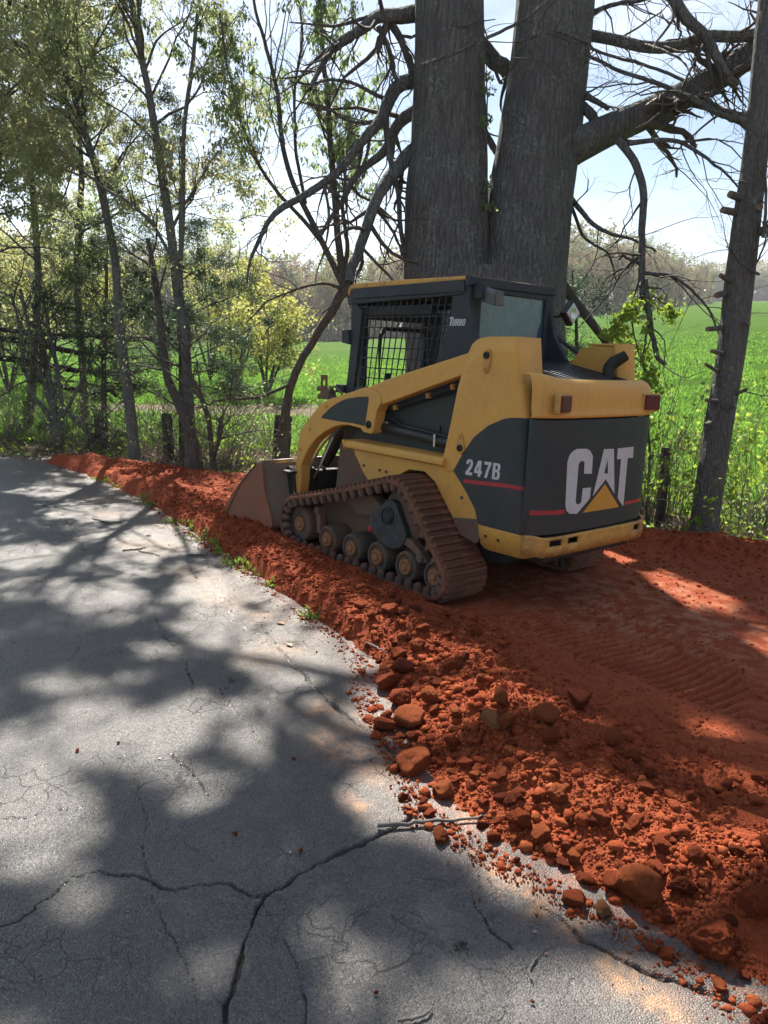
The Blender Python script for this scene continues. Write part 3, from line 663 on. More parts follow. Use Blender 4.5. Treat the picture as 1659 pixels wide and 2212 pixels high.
        P(b, 'track_frame', GREASE, bevel=.015)
        b = MB(); b.lathe_y(1.983, .343, [(.030, s*.72), (.030, s*.775), (.022, s*.782), (.014, s*.782), (.010, s*.79)], 18); b.prism_y([(1.955, .345), (2.01, .345), (1.985, .17), (1.945, .175)], s*.71, s*.765); P(b, 'idler_arm', GREASE, bevel=.005)
        b = MB(); b.lathe_y(.862, .233, [(.030, s*.72), (.030, s*.775), (.022, s*.782), (.014, s*.782)], 18); b.prism_y([(1.08, .30), (1.06, .345), (.95, .33), (.85, .265), (.80, .22), (.84, .205), (.95, .27)], s*.70, s*.76); P(b, 'pivot_arm', GREASE, bevel=.005)
        COV = [(1.176, .564), (1.244, .511), (1.359, .417), (1.362, .398), (1.34, .36), (1.305, .317), (1.262, .283), (1.221, .260), (1.134, .243), (1.072, .249), (1.03, .265), (1.0, .293), (.975, .325), (.968, .36), (1.0, .42), (1.033, .463), (1.076, .541), (1.095, .562), (1.13, .572)]
        b = MB(); b.prism_y([(x+.03, z-.01) for x, z in COV], s*.68, s*.768); dc = P(b, 'drive_cover', simple('oily_black_cover', (.040, .046, .050), .55, .1, .5, 16, .4), bevel=.012, seg=3)
        b = MB(); b.lathe_y(1.185, .452, [(.060, s*.764), (.060, s*.776), (.052, s*.780), (.050, s*.774), (.044, s*.774), (.038, s*.781)], 26); P(b, 'cover_boss', DARK, dc, angle=30)
        for (x, z) in ((1.20, .55), (1.335, .395), (1.17, .37), (1.02, .33)):
            b = MB(); b.lathe_y(x, z, [(.009, s*.765), (.009, s*.772), (.005, s*.774)], 6); P(b, 'bolt', GREASE, dc)
        b = MB(); b.lathe_y(1.10, .46, [(.19, s*.52), (.19, s*.70), (.15, s*.72)], 24); b.box((1.40, s*.69, .31), (.06, .06, .05)); P(b, 'drive_sprocket', GREASE)
        if s > 0:
            b = MB(); b.lathe_y(1.395, .318, [(.022, s*.70), (.022, s*.745), (.014, s*.75)], 14); P(b, 'red_cap', HOSE)
    return root
LOADER = build_loader()
# ================================================================== terrain
EDGE = np.array([(-9, 2.6), (-4, 2.3), (-1.97, 2.20), (-1.79, 2.21), (-1.58, 2.22), (-1.35, 2.24), (-1.19, 2.27), (-1.0, 2.28), (-.83, 2.27), (-.56, 2.12), (-.29, 1.97), (-.05, 1.85), (.27, 1.66), (.64, 1.56), (1.05, 1.52), (1.84, 1.35), (2.57, 1.24), (3.69, 1.08), (4.46, .97), (5.9, .87), (7.7, .92), (8.4, 1.15), (8.9, 1.6), (9.3, 3), (9.5, 12)])
BACK = np.array([(-9, -4.5), (-2, -3.6), (.2, -2.75), (1.0, -2.25), (2.6, -1.9), (4.0, -1.35), (5.4, -.75), (6.5, -.15), (7.5, .55), (8.0, .95), (12, 4)])
FENCE = np.array([(-60, -9), (-6, -3.8), (.2, -3.05), (1.2, -2.85), (4, -2.6), (6.5, -1.75), (8.0, -.6), (9.6, .9), (11.5, 3.5), (13, 8), (16, 40)])
def edge_y(x): return np.interp(x, EDGE[:, 0], EDGE[:, 1])
def back_y(x): return np.interp(x, BACK[:, 0], BACK[:, 1])
def far_frac(x, y):
    dx, dy = x-CAM[0], y-CAM[1]; return np.hypot(dx, dy), np.arctan2(dy, dx)
def h_land(x, y):
    """lie of the land beyond the drive: a crop field that climbs gently to the right"""
    r, th = far_frac(x, y)
    t = np.degrees(th)                                   # -14 is the left of the view, -67 the right
    crest_r = np.interp(t, [-75, -62, -52, -45, -38, 0], [360, 340, 230, 150, 135, 130])
    crest_z = np.interp(t, [-75, -62, -52, -45, -38, -30, 0], [30, 26.5, 13.5, 6.2, 3.6, 2.6, 2.5])
    s = np.clip((r-10)/(crest_r-10), 0, 1.6)
    z = -.12+(crest_z+.12)*np.where(s < 1, s*(1.12-.12*s), 1+(s-1)*.1)
    return z
def dirt_d(x, y):
    wob = .05*fbm(x*2.1, y*2.1, 0, 5, 4)+.03*fbm(x*9, y*9, 0, 6, 3)
    d = (edge_y(x)-y)*.93+wob
    b = (y-back_y(x))*.9+.16*fbm(x*1.3, y*1.3, 3, 9, 4)
    return d, b
def h_dirt(x, y, fine=True):
    x = np.asarray(x, float); d, b = dirt_d(x, y)
    nearpile = sstep(.75, -.15, x)                       # the rubble heap by the drive, towards the eye
    pad = np.maximum(0, sstep(.9, 1.5, d))
    z = .012*fbm(x*1.1, y*1.1, 0, 11, 3)
    z = z+(1-nearpile)*.105*np.exp(-((d-.33)/.26)**2)*np.interp(x, [.3, 1.0, 4.5, 6, 7.5], [1, 1, .8, .5, .3])
    z = z+nearpile*(.085*np.exp(-((d-.55)/.40)**2)+.04*np.exp(-((d-1.1)/.35)**2))
    right = sstep(2.6, .6, x)
    z = z+.10*np.exp(-((b-.40)/.32)**2)*right+.05*np.exp(-((b-.3)/.22)**2)*(1-right)
    rough = np.clip(nearpile*np.exp(-((d-.6)/.62)**2)+(1-nearpile)*np.exp(-((d-.3)/.4)**2)+.8*np.exp(-((b-.5)/.5)**2), .13, 1)
    track = sstep(.06, .0, np.abs(np.abs(y)-.648)-.19)*sstep(2.7, 2.3, x)*sstep(-2.2, -1.6, x)
    rough = rough*(1-.8*track*sstep(.3, .9, d))
    if fine:
        z = z+rough*(.040*fbm(x*5, y*5, 0, 21, 4)+.030*fbm(x*17, y*17, 0, 22, 5, .62))
        lump = .5-worley(x*9+.4*fbm(x*5, y*5), y*9, 31); z = z+rough*.045*np.clip(lump, -.05, .5)*(.4+1.2*sstep(-.2, .4, fbm(x*2.2, y*2.2, 0, 44, 3)))
        lump = .5-worley(x*22, y*22+.3*fbm(x*9, y*9), 32); z = z+rough*.022*np.clip(lump, -.1, .5)
        lump = .5-worley(x*55, y*55, 33); z = z+(.3+rough)*.0045*lump
        # cleat prints pressed in by the tracks behind the machine
        rib = np.sin(x*2*math.pi/.0518+.8*fbm(x*2, y*2))*sstep(-.2, .5, fbm(x*1.3, y*1.3, 4, 40, 3)+.45)
        strip = sstep(.02, -.01, np.abs(y-.66)-.22)+.8*sstep(.02, -.01, np.abs(y+.05+.5*x)-.2)*sstep(.3, -.2, x)
        z = z+.017*rib*np.clip(strip, 0, 1)*sstep(.62, .35, x)*sstep(-2.4, -1.9, x)
    z = z-.012*track
    under = sstep(.02, -.02, np.abs(np.abs(y)-.648)-.20)*sstep(.45, .6, x)*sstep(2.4, 2.25, x)
    z = np.where(under > 0, np.minimum(z, z*(1-under)-.002*under), z)
    e = sstep(-.03, .10, d); e2 = sstep(-.02, .12, b)
    e = (1-nearpile)*e+nearpile*np.clip((d+.04)/.36, 0, 1)**.8
    z = -.085+(z+.085)*e
    return -.10+(z+.10)*e2+0
def polar(thetas, radii, cx=CAM[0], cy=CAM[1]):
    T, Rr = np.meshgrid(thetas, radii)
    X = cx+Rr*np.cos(T); Y = cy+Rr*np.sin(T); n, m = X.shape
    i = np.arange(n-1)[:, None]*m; k = np.arange(m-1)[None, :]
    F = np.stack([i+k, i+m+k, i+m+k+1, i+k+1], -1).reshape(-1, 4)[:, ::-1]
    return X, Y, F
def keep(X, Y, Z, F, mask_v, extra=None):
    fm = mask_v.ravel()[F].any(axis=1); F = F[fm]
    used = np.unique(F); remap = np.full(X.size, -1); remap[used] = np.arange(len(used))
    V = np.stack([X.ravel(), Y.ravel(), Z.ravel()], 1)[used]
    return V, remap[F], used
def radii(r0, r1, k):
    n = int(math.log(r1/r0)/k)+1; return r0*np.exp(np.arange(n+1)*math.log(r1/r0)/n)
def set_attr(me, name, vals):
    a = me.attributes.new(name, 'FLOAT', 'POINT'); a.data.foreach_set('value', np.ascontiguousarray(vals, np.float32))
FW = R(27.5)
def fan(step, coarse=R(4)):
    mid = np.arange(YAW-FW, YAW+FW+step, step)
    return np.r_[np.arange(YAW-math.pi, YAW-FW-coarse*.2, coarse), mid, np.arange(YAW+FW+coarse*.5, YAW+math.pi, coarse), YAW+math.pi]

# ---- materials of the ground
def dirt_mat(name='red_clay_soil'):
    b = NB(name)
    n1 = b.noise(1.7, 6, .6); n2 = b.noise(14, 6, .7); n3 = b.noise(90, 5, .75); v = b.voro(120)
    c = b.mix(b.ramp(n1, [(.30, 0.0), (.72, 1.0)]), (.23, .046, .018), (.34, .078, .030))
    c = b.mix(b.ramp(n2, [(.42, 0.0), (.78, .65)]), c, (.34, .092, .037))
    c = b.mix(b.ramp(n3, [(.30, .55), (.60, 0.0)]), c, (.095, .022, .012))
    pale = b.math('MULTIPLY', b.attr('pale'), b.ramp(b.noise(7, 5, .7), [(.46, 0.0), (.60, 1.0)]))
    c = b.mix(b.math('MULTIPLY', pale, .55), c, (.42, .22, .13))
    h = b.math('ADD', b.math('MULTIPLY', n3, .6), b.math('MULTIPLY', v, .7))
    return b.pbr(c, .92, 0, b.bump(h, .8, .006, b.bump(n2, .5, .02)), .12)
DIRT = dirt_mat()
def asphalt_mat():
    b = NB('weathered_cracked_asphalt')
    n1 = b.noise(.9, 5, .6); n2 = b.noise(6, 6, .65); ag = b.voro(190, out='Color'); agd = b.voro(190); n3 = b.noise(420, 3, .6)
    sep = b.n('ShaderNodeSeparateColor'); b.l(ag, sep.inputs[0])
    c = b.mix(b.ramp(n1, [(.3, 0.0), (.7, 1.0)]), (.078, .073, .067), (.125, .117, .107))
    c = b.mix(b.ramp(n2, [(.35, .45), (.7, 0.0)]), c, (.050, .048, .046))
    c = b.mix(b.ramp(sep.outputs[0], [(.72, 0.0), (.98, .6)]), c, (.20, .19, .175))
    c = b.mix(b.ramp(sep.outputs[1], [(.70, 0.0), (.90, .6)]), c, (.025, .026, .030))
    # hairline crazing
    w_ = b.n('ShaderNodeVectorMath', operation='ADD'); wn = b.n('ShaderNodeTexNoise'); wn.inputs['Scale'].default_value = 5; wn.inputs['Detail'].default_value = 5
    b.l(b.o, wn.inputs['Vector']); sc_ = b.n('ShaderNodeVectorMath', operation='SCALE'); sc_.inputs['Scale'].default_value = .22; b.l(wn.outputs[1], sc_.inputs[0]); b.l(b.o, w_.inputs[0]); b.l(sc_.outputs[0], w_.inputs[1])
    hair = b.voro(4.2, 'DISTANCE_TO_EDGE', w_.outputs[0]); hair2 = b.voro(9.5, 'DISTANCE_TO_EDGE', w_.outputs[0])
    gate = b.ramp(b.noise(1.3, 3, .6), [(.52, 0.0), (.66, 1.0)]); gate2 = b.ramp(b.noise(2.3, 3, .6, dist=.5), [(.50, 0.0), (.62, 1.0)])
    hl = b.math('MULTIPLY', b.ramp(hair, [(.004, 1.0), (.020, 0.0)]), gate)
    hl2 = b.math('MULTIPLY', b.ramp(hair2, [(.006, .9), (.028, 0.0)]), gate2)
    hl = b.math('MAXIMUM', hl, hl2)
    c = b.mix(b.math('MULTIPLY', hl, .6), c, (.014, .014, .014))
    # tan clay smears left by the machine, and the dust film by the edge
    st = b.attr('stain'); blot = b.ramp(b.noise(16, 5, .72), [(.36, 0.0), (.60, 1.0)])
    c = b.mix(b.math('MULTIPLY', st, blot), c, (.36, .205, .105))
    c = b.mix(b.math('MULTIPLY', b.attr('crack'), .85), c, (.022, .018, .015))
    c = b.mix(b.math('MULTIPLY', b.attr('dust'), b.ramp(b.noise(30, 4, .7), [(.4, 0.0), (.65, .8)])), c, (.24, .085, .045))
    h = b.math('ADD', b.math('MULTIPLY', agd, -.9), b.math('MULTIPLY', n3, .35)); h = b.math('SUBTRACT', h, b.math('MULTIPLY', hl, 1.3))
    r = b.ramp(sep.outputs[2], [(.2, .34), (.9, .62)])
    return b.pbr(c, r, 0, b.bump(h, .85, .0036, b.bump(n2, .25, .01)), .5)
ASPH = asphalt_mat()
def litter_mat():
    b = NB('leaf_litter_ground'); n = b.noise(9, 6, .7); m_ = b.noise(1.2, 4, .6); v = b.voro(45, out='Color')
    sep = b.n('ShaderNodeSeparateColor'); b.l(v, sep.inputs[0])
    c = b.mix(b.ramp(n, [(.35, 0.0), (.7, 1.0)]), (.045, .032, .018), (.15, .105, .065))
    c = b.mix(b.ramp(sep.outputs[0], [(.6, 0.0), (.95, .8)]), c, (.26, .20, .13))
    c = b.mix(b.ramp(m_, [(.46, 0.0), (.60, .75)]), c, (.055, .10, .018))
    return b.pbr(c, .9, 0, b.bump(b.math('ADD', n, b.voro(45)), .8, .02), .15)
LITTER = litter_mat()
def field_mat():
    b = NB('young_wheat_field'); n = b.noise(.10, 5, .6); m_ = b.noise(1.6, 6, .7); f = b.noise(11, 5, .75)
    mp_ = b.n('ShaderNodeMapping'); mp_.inputs['Rotation'].default_value = (0, 0, R(34)); mp_.inputs['Scale'].default_value = (.35, 6.0, 1); b.l(b.o, mp_.inputs[0])
    row = b.noise(1.0, 3, .6, mp_.outputs[0])
    c = b.mix(b.ramp(n, [(.35, 0.0), (.65, 1.0)]), (.115, .24, .030), (.150, .285, .040))
    c = b.mix(b.ramp(m_, [(.35, .6), (.62, 0.0)]), c, (.085, .20, .018))
    c = b.mix(b.ramp(f, [(.30, .55), (.60, 0.0)]), c, (.07, .17, .016))
    c = b.mix(b.ramp(row, [(.30, .35), (.55, 0.0)]), c, (.075, .18, .018))
    return b.pbr(c, .8, 0, b.bump(b.math('ADD', f, m_), 1.0, .12), .03, 0, (.45, c))
FIELD = field_mat()

# ---- big cracks, as polylines on the drive (plan coordinates)
def gpl(pp): return np.array([on_ground(px, py, -.05)[:2] for px, py in pp])
CRACKS = [
    (gpl([(905, 1752), (860, 1775), (800, 1808), (760, 1832), (700, 1858), (640, 1888), (600, 1915), (575, 1935), (545, 1990), (520, 2060), (500, 2130), (470, 2212), (440, 2290)]), .0125),
    (gpl([(340, 1905), (380, 1922), (430, 1912), (490, 1910), (540, 1935), (575, 1935)]), .010),
    (gpl([(1170, 1960), (1215, 1985), (1260, 2030), (1330, 2065), (1400, 2100), (1480, 2125), (1560, 2160), (1659, 2190)]), .013),
    (gpl([(560, 1345), (590, 1385), (625, 1425), (670, 1475), (720, 1520), (765, 1560), (815, 1590), (850, 1625)]), .012),
    (gpl([(85, 1085), (130, 1110), (165, 1150), (185, 1190)]), .010),
    (gpl([(905, 1752), (925, 1735), (915, 1715)]), .012),
    (gpl([(370, 1625), (385, 1645), (405, 1665), (430, 1688), (455, 1720)]), .005),
    (gpl([(280, 1540), (300, 1600), (290, 1680), (320, 1760), (310, 1850), (350, 1950), (380, 2040), (420, 2110), (430, 2212)]), .0014),
    (gpl([(140, 1350), (180, 1380), (150, 1440), (190, 1500), (240, 1540), (255, 1600), (290, 1660)]), .0026),
    (gpl([(470, 1480), (500, 1530), (540, 1560), (560, 1610), (600, 1640)]), .004),
    (gpl([(0, 1760), (60, 1770), (110, 1755), (180, 1745)]), .0045),
    (gpl([(330, 1310), (350, 1370), (400, 1420), (420, 1470), (400, 1540)]), .004),
    (gpl([(690, 2212), (650, 2140), (640, 2080), (600, 2010), (570, 1940)]), .0026),
    (gpl([(1000, 1905), (1030, 1960), (1060, 2010), (1110, 2050)]), .004),
    (gpl([(400, 1205), (430, 1260), (480, 1290), (500, 1340), (560, 1370)]), .005),
    (gpl([(20, 2000), (80, 1960), (150, 1900), (220, 1880), (340, 1905)]), .004),
]
def crack_field(X, Y):
    wx = X+.020*fbm(X*9, Y*9, 0, 61, 4)+.006*fbm(X*50, Y*50, 0, 62, 3); wy = Y+.020*fbm(X*9, Y*9, 5, 63, 4)+.006*fbm(X*50, Y*50, 5, 64, 3)
    rr = np.hypot(X-CAM[0], Y-CAM[1]); c = np.zeros(X.shape)
    for pl, wdt in CRACKS:
        bb = (wx > pl[:, 0].min()-.2) & (wx < pl[:, 0].max()+.2) & (wy > pl[:, 1].min()-.2) & (wy < pl[:, 1].max()+.2)
        if not bb.any(): continue
        x, y = wx[bb], wy[bb]; best = np.full(x.shape, 9.0)
        for (ax, ay), (bx, by) in zip(pl[:-1], pl[1:]):
            dx, dy = bx-ax, by-ay; t = np.clip(((x-ax)*dx+(y-ay)*dy)/(dx*dx+dy*dy+1e-9), 0, 1)
            best = np.minimum(best, np.hypot(x-ax-t*dx, y-ay-t*dy))
        wl = wdt*.62*(.15+1.5*(vnoise(x*11, y*11, 0, 77)*.5+.5)); k = np.clip(1.2-best/np.maximum(wl, rr[bb]*.0008), 0, 1)*np.clip(wl/(rr[bb]*.0011), 0, 1)
        c[bb] = np.maximum(c[bb], k)
    return c
# ---- the drive
X, Y, F = polar(fan(.0021), np.r_[.05, .5, 1.0, radii(1.6, 13.5, .0028), 16, 25])
inside = (Y > edge_y(X)-.38) & (X < 9.3) | ((Y > edge_y(X)-.38) & (X < 0))
inside &= X < np.interp(Y, [0, 1.0, 1.6, 3, 12], [8.2, 8.3, 8.9, 9.3, 9.6])+.06*fbm(X*3, Y*3)
Z = -.05+.006*fbm(X*.8, Y*.8, 0, 51, 3)+.0018*fbm(X*12, Y*12, 0, 52, 3)
inv = np.abs(np.arctan2(Y-CAM[1], X-CAM[0])-YAW) < FW+.05
ck = np.zeros(X.shape); mm = inside & inv
ck[mm] = crack_field(X[mm], Y[mm])
Z = Z-.018*ck
V, F2, used = keep(X, Y, Z, F, inside)
me = raw_mesh('asphalt_drive', V, F2, ASPH, smooth=True)
set_attr(me, 'crack', sstep(.15, .6, ck.ravel()[used]))
xs, ys = V[:, 0], V[:, 1]
d = ys-edge_y(xs)
st = np.zeros(len(xs))
def blot(pts, rad, amp):
    global st
    for px, py in pts:
        g = on_ground(px, py, -.05); st = np.maximum(st, amp*np.exp(-(((xs-g[0])/rad[0])**2+((ys-g[1])/rad[1])**2)))
tr = [(1075, 1878), (1105, 1905), (1140, 1925), (1165, 1960), (1235, 2005), (1320, 2075), (1385, 2115), (1420, 2165), (1455, 2205), (1340, 2120)]
blot(tr, (.040, .050), 1.15)
blot([(770, 1735), (1000, 1760), (690, 1600)], (.08, .045), .9)
blot([(720, 1590), (700, 1530), (740, 1620), (800, 1640), (760, 1560), (820, 1660)], (.10, .10), .85)
blot([(230, 1110), (300, 1180), (350, 1180), (420, 1240), (200, 1080), (480, 1290), (330, 1130)], (.30, .16), .5)
blot([(560, 1330), (610, 1400), (560, 1420)], (.16, .12), .5)
set_attr(me, 'stain', np.clip(st, 0, 1))
set_attr(me, 'dust', np.exp(-np.clip(d, 0, 9)/.10)*.9)
drive = bpy.data.objects.new('asphalt_drive', me); link(drive); tag(drive, kind='structure')

# ---- the red soil
X, Y, F = polar(fan(.0026), np.r_[.05, .5, 1.0, radii(1.6, 13.0, .0034), 16, 22])
dd, bb_ = dirt_d(X, Y)
inside = (dd > -.12) & (bb_ > -.05) & (X > -9) & (X < 8.4)
Z = np.full(X.shape, -.1); Z[inside] = h_dirt(X[inside], Y[inside])
V, F2, used = keep(X, Y, Z, F, inside)
me = raw_mesh('red_soil', V, F2, DIRT, smooth=True)
pale = np.exp(-(((V[:, 0]+.0)/1.2)**2+((V[:, 1]+.2)/.8)**2))
set_attr(me, 'pale', np.clip(pale*1.2, 0, 1))
soil = bpy.data.objects.new('red_soil', me); link(soil); tag(soil, kind='structure')

# ---- ground under and around, and the field: one sheet out to the horizon
X, Y, F = polar(fan(R(.5), R(5)), np.r_[.05, 2, radii(3.5, 900, .03)])
base = np.minimum(-.15, 0)+0*X
Z = h_land(X, Y)+.04*fbm(X*.7, Y*.7, 0, 71, 4)*sstep(3, 8, np.hypot(X, Y))
hole = ((Y > edge_y(X)-.0) & (X < 9.2)) | ((Y > back_y(X)+.1) & (X < 8.3) & (Y <= edge_y(X)+.01))
Z = np.where(hole, -.16, np.maximum(Z, -.12)+.05*fbm(X*3, Y*3, 0, 73, 4)*sstep(40, 10, np.hypot(X, Y)))
fy = np.interp(X, FENCE[:, 0], FENCE[:, 1])
rr = np.hypot(X-CAM[0], Y-CAM[1])
vis = np.abs(np.angle(np.exp(1j*(np.arctan2(Y-CAM[1], X-CAM[0])-YAW)))) < R(80)
infield = (Y < fy-1.3) & (rr > 7.5) & vis & (rr < 420)
th_ = np.degrees(np.arctan2(Y-CAM[1], X-CAM[0]))
strip_ = (rr > 17.0) & (rr < 19.2) & (th_ > -38) & (th_ < -20)          # bare strip across the near field
infield &= ~strip_
fm = infield.ravel()[F].all(axis=1)
for nm, sel, mt in (('verge_ground', ~fm, LITTER), ('wheat_field', fm, FIELD)):
    Fs = F[sel]; us = np.unique(Fs); rm = np.full(X.size, -1); rm[us] = np.arange(len(us))
    me = raw_mesh(nm, np.stack([X.ravel(), Y.ravel(), Z.ravel()], 1)[us], rm[Fs], mt, smooth=True)
    tag(link(bpy.data.objects.new(nm, me)), kind='structure')
def ground_z(x, y):
    x = np.asarray(x, float); y = np.asarray(y, float)
    h0 = h_land(x, y)+.04*fbm(x*.7, y*.7, 0, 71, 4)*sstep(3, 8, np.hypot(x, y)); h0 = np.maximum(h0, -.12)+.05*fbm(x*3, y*3, 0, 73, 4)*sstep(40, 10, np.hypot(x, y))
    d, b = dirt_d(x, y); ind = (d > 0) & (b > 0) & (x < 8.2); hd = h_dirt(x, y)
    onasp = (y > edge_y(x)) & (x < 9.0)
    return np.where(ind, hd, np.where(onasp, -.05, h0))

# ---- wheat blades on the nearer field: nobody could count them
def blades(n, rmin, rmax, th0, th1, h0, h1, seed, w0=.006):
    g = np.random.default_rng(seed)
    r = np.sqrt(g.uniform(rmin**2, rmax**2, n)) if rmax/rmin < 1.6 else rmin*np.exp(g.uniform(0, math.log(rmax/rmin), n))
    t = np.radians(g.uniform(th0, th1, n)); x = CAM[0]+r*np.cos(t); y = CAM[1]+r*np.sin(t)
    fy_ = np.interp(x, FENCE[:, 0], FENCE[:, 1]); td = np.degrees(t)
    ok = (y < fy_-1.1) & ~((r > 16.9) & (r < 19.3) & (td > -38) & (td < -20)) & (fbm(x*.8, y*.8, 0, 301, 3) > -.35) & (g.uniform(0, 1, n) > sstep(22, 60, r))
    x, y, r = x[ok], y[ok], r[ok]; n = len(x); z = ground_z(x, y)-.01
    h = g.uniform(h0, h1, n)*(1+.25*fbm(x*.5, y*.5, 0, 302, 3)); wd = w0*(.6+r*.10); a = g.uniform(0, 2*math.pi, n); ln = g.uniform(.1, .6, n)
    dx, dy = np.cos(a)*wd, np.sin(a)*wd; lx, ly = np.cos(a+1.3)*h*ln, np.sin(a+1.3)*h*ln
    V = np.stack([np.stack([x-dx, y-dy, z], 1), np.stack([x+dx, y+dy, z], 1), np.stack([x+lx*.35+dx*.6, y+ly*.35+dy*.6, z+h*.6], 1), np.stack([x+lx, y+ly, z+h], 1)], 1).reshape(-1, 3)
    i = np.arange(n)[:, None]*4
    return V, np.concatenate([i+np.array([[0, 1, 2]]), i+np.array([[0, 2, 3]])])
V1, F1 = blades(270000, 8.5, 60, -70, -8, .05, .11, 5)
wm = leafmat('wheat_blades', (.105, .215, .030), (.145, .265, .042), .5, None, .6)
tag(obj('wheat_crop', V1, F1, wm), kind='stuff')
# ================================================================== growing things
def norm(a): return a/(np.linalg.norm(a, axis=-1, keepdims=True)+1e-9)
def batch_tubes(P, r, n):
    B, K, _ = P.shape; T = norm(np.gradient(P, axis=1)); avg = norm(T.mean(1))
    ref = np.where((np.abs(avg[:, 2:3]) < .8), np.array([[0, 0, 1.0]]), np.array([[.3, 1.0, 0]]))[:, None, :]
    A = norm(np.cross(T, np.broadcast_to(ref, T.shape))); C_ = np.cross(T, A); a = np.arange(n)*2*math.pi/n
    V = P[:, :, None]+r[:, :, None, None]*(np.cos(a)[:, None]*A[:, :, None]+np.sin(a)[:, None]*C_[:, :, None])
    b = np.arange(B)[:, None, None]*K*n; i = np.arange(K-1)[None, :, None]*n; k = np.arange(n)[None, None, :]; k2 = (k+1) % n
    F = np.stack([b+i+k, b+i+k2, b+i+n+k2, b+i+n+k], -1).reshape(-1, 4)
    return V.reshape(-1, 3), F
def smooth_line(pts, K, g, wob=0.0):
    p = np.array(pts, float); s = np.r_[0, np.cumsum(np.linalg.norm(np.diff(p, axis=0), axis=1))]; t = np.linspace(0, s[-1], K)
    q = np.stack([np.interp(t, s, p[:, i]) for i in range(3)], 1)
    for _ in range(2): q[1:-1] = .25*q[:-2]+.5*q[1:-1]+.25*q[2:]
    if wob: q[1:] += np.cumsum(g.normal(0, wob, (K-1, 3)), 0)*np.linspace(0, 1, K)[1:, None]
    return q
def sprout(P, r, g, per, Lr, ang=(35, 65), bias=(0, 0, 0), K=7, wob=.22, rr=(.35, .6), t0=.25, taper=.25, curl=.06):
    B, KP, _ = P.shape; idx = np.repeat(np.arange(B), per); n = len(idx); t = g.uniform(t0, 1, n)*(KP-1.001); i = t.astype(int); f = (t-i)[:, None]
    pos = P[idx, i]*(1-f)+P[idx, i+1]*f; tan = norm(P[idx, i+1]-P[idx, i]); rp = r[idx, i]*(1-f[:, 0])+r[idx, i+1]*f[:, 0]
    perp = norm(np.cross(tan, g.normal(0, 1, (n, 3)))); a = np.radians(g.uniform(*ang, n))[:, None]
    d = norm(np.cos(a)*tan+np.sin(a)*perp+np.array(bias)); Ln = g.uniform(*Lr, n)*(1-.35*(t/(KP-1)))
    C = np.empty((n, K, 3)); C[:, 0] = pos
    for k in range(1, K):
        d = norm(d+g.normal(0, wob, (n, 3))+np.array(bias)*curl*4); C[:, k] = C[:, k-1]+d*(Ln/(K-1))[:, None]
    r0 = np.maximum(rp*g.uniform(*rr, n), .0012); return C, r0[:, None]*np.linspace(1, taper, K)[None, :]
def leaf_quads(S, g, size=(.04, .07), droop=.6, wide=.42, fold=.25):
    n = len(S); D = norm(g.normal(0, 1, (n, 3))+np.array([0, 0, -droop])); U = norm(np.cross(D, g.normal(0, 1, (n, 3)))); W = np.cross(D, U)
    s = g.uniform(*size, n)[:, None]; b = S; tip = S+D*s; m = S+D*s*.45
    V = np.stack([b, m+U*s*wide*.5+W*s*fold*.4, tip, m-U*s*wide*.5+W*s*fold*.4], 1).reshape(-1, 3); i = np.arange(n)[:, None]*4
    return V, np.concatenate([i+np.array([[0, 1, 2]]), i+np.array([[0, 2, 3]])])
def sites(P, g, n, t0=.2, jit=.03):
    B, K, _ = P.shape; i0 = g.integers(0, B, n); t = g.uniform(t0, 1, n)*(K-1.001); i = t.astype(int); f = (t-i)[:, None]
    return P[i0, i]*(1-f)+P[i0, i+1]*f+g.normal(0, jit, (n, 3))
def clusters(S, g, k, spread): return (np.repeat(S, k, 0)+g.normal(0, spread, (len(S)*k, 3)))
def cat_mesh(parts):
    V, F, o = [], [], 0
    for v, f in parts: V.append(v); F.append(f+o); o += len(v)
    return np.concatenate(V), np.concatenate(F)

def bark(name, c1, c2, vs=9, lich=0.0, h=.02, stretch=.16):
    b = NB(name); m_ = b.n('ShaderNodeMapping'); m_.inputs['Scale'].default_value = (1, 1, stretch); b.l(b.o, m_.inputs[0])
    v = b.voro(vs*1.6, 'DISTANCE_TO_EDGE', m_.outputs[0]); n = b.noise(vs*1.2, 6, .65, m_.outputs[0], .6); f = b.noise(vs*9, 4, .7, m_.outputs[0])
    c = b.mix(b.ramp(n, [(.3, 0.0), (.7, 1.0)]), c1, c2); c = b.mix(b.ramp(f, [(.3, .5), (.6, 0.0)]), c, tuple(k*.4 for k in c1))
    if lich:
        l_ = b.math('MULTIPLY', b.ramp(b.noise(3.0, 3, .6), [(.40, 0.0), (.60, 1.0)]), b.ramp(b.noise(26, 5, .75), [(.50, 0.0), (.58, 1.0)]))
        c = b.mix(b.math('MULTIPLY', l_, lich), c, (.20, .22, .19))
    hh = b.math('ADD', b.math('MULTIPLY', n, .8), b.math('ADD', b.ramp(v, [(0.0, 0.0), (.18, 1.0)]), b.math('MULTIPLY', f, .35)))
    return b.pbr(c, .9, 0, b.bump(hh, .9, h), .15)
OAKB = bark('furrowed_oak_bark', (.100, .098, .096), (.175, .170, .163), 12, 1.0, .022)
GREYB = bark('smooth_grey_bark', (.12, .115, .10), (.20, .19, .17), 14, .4, .008, .8)
BROWNB = bark('rough_brown_bark', (.095, .078, .062), (.165, .14, .115), 24, .3, .012, .22)
TWIGM = simple('dark_twig', (.085, .073, .062), .85, 0, .4, 20, 0)
DEADM = simple('weathered_dead_wood', (.16, .145, .125), .85, 0, .4, 15, .4)

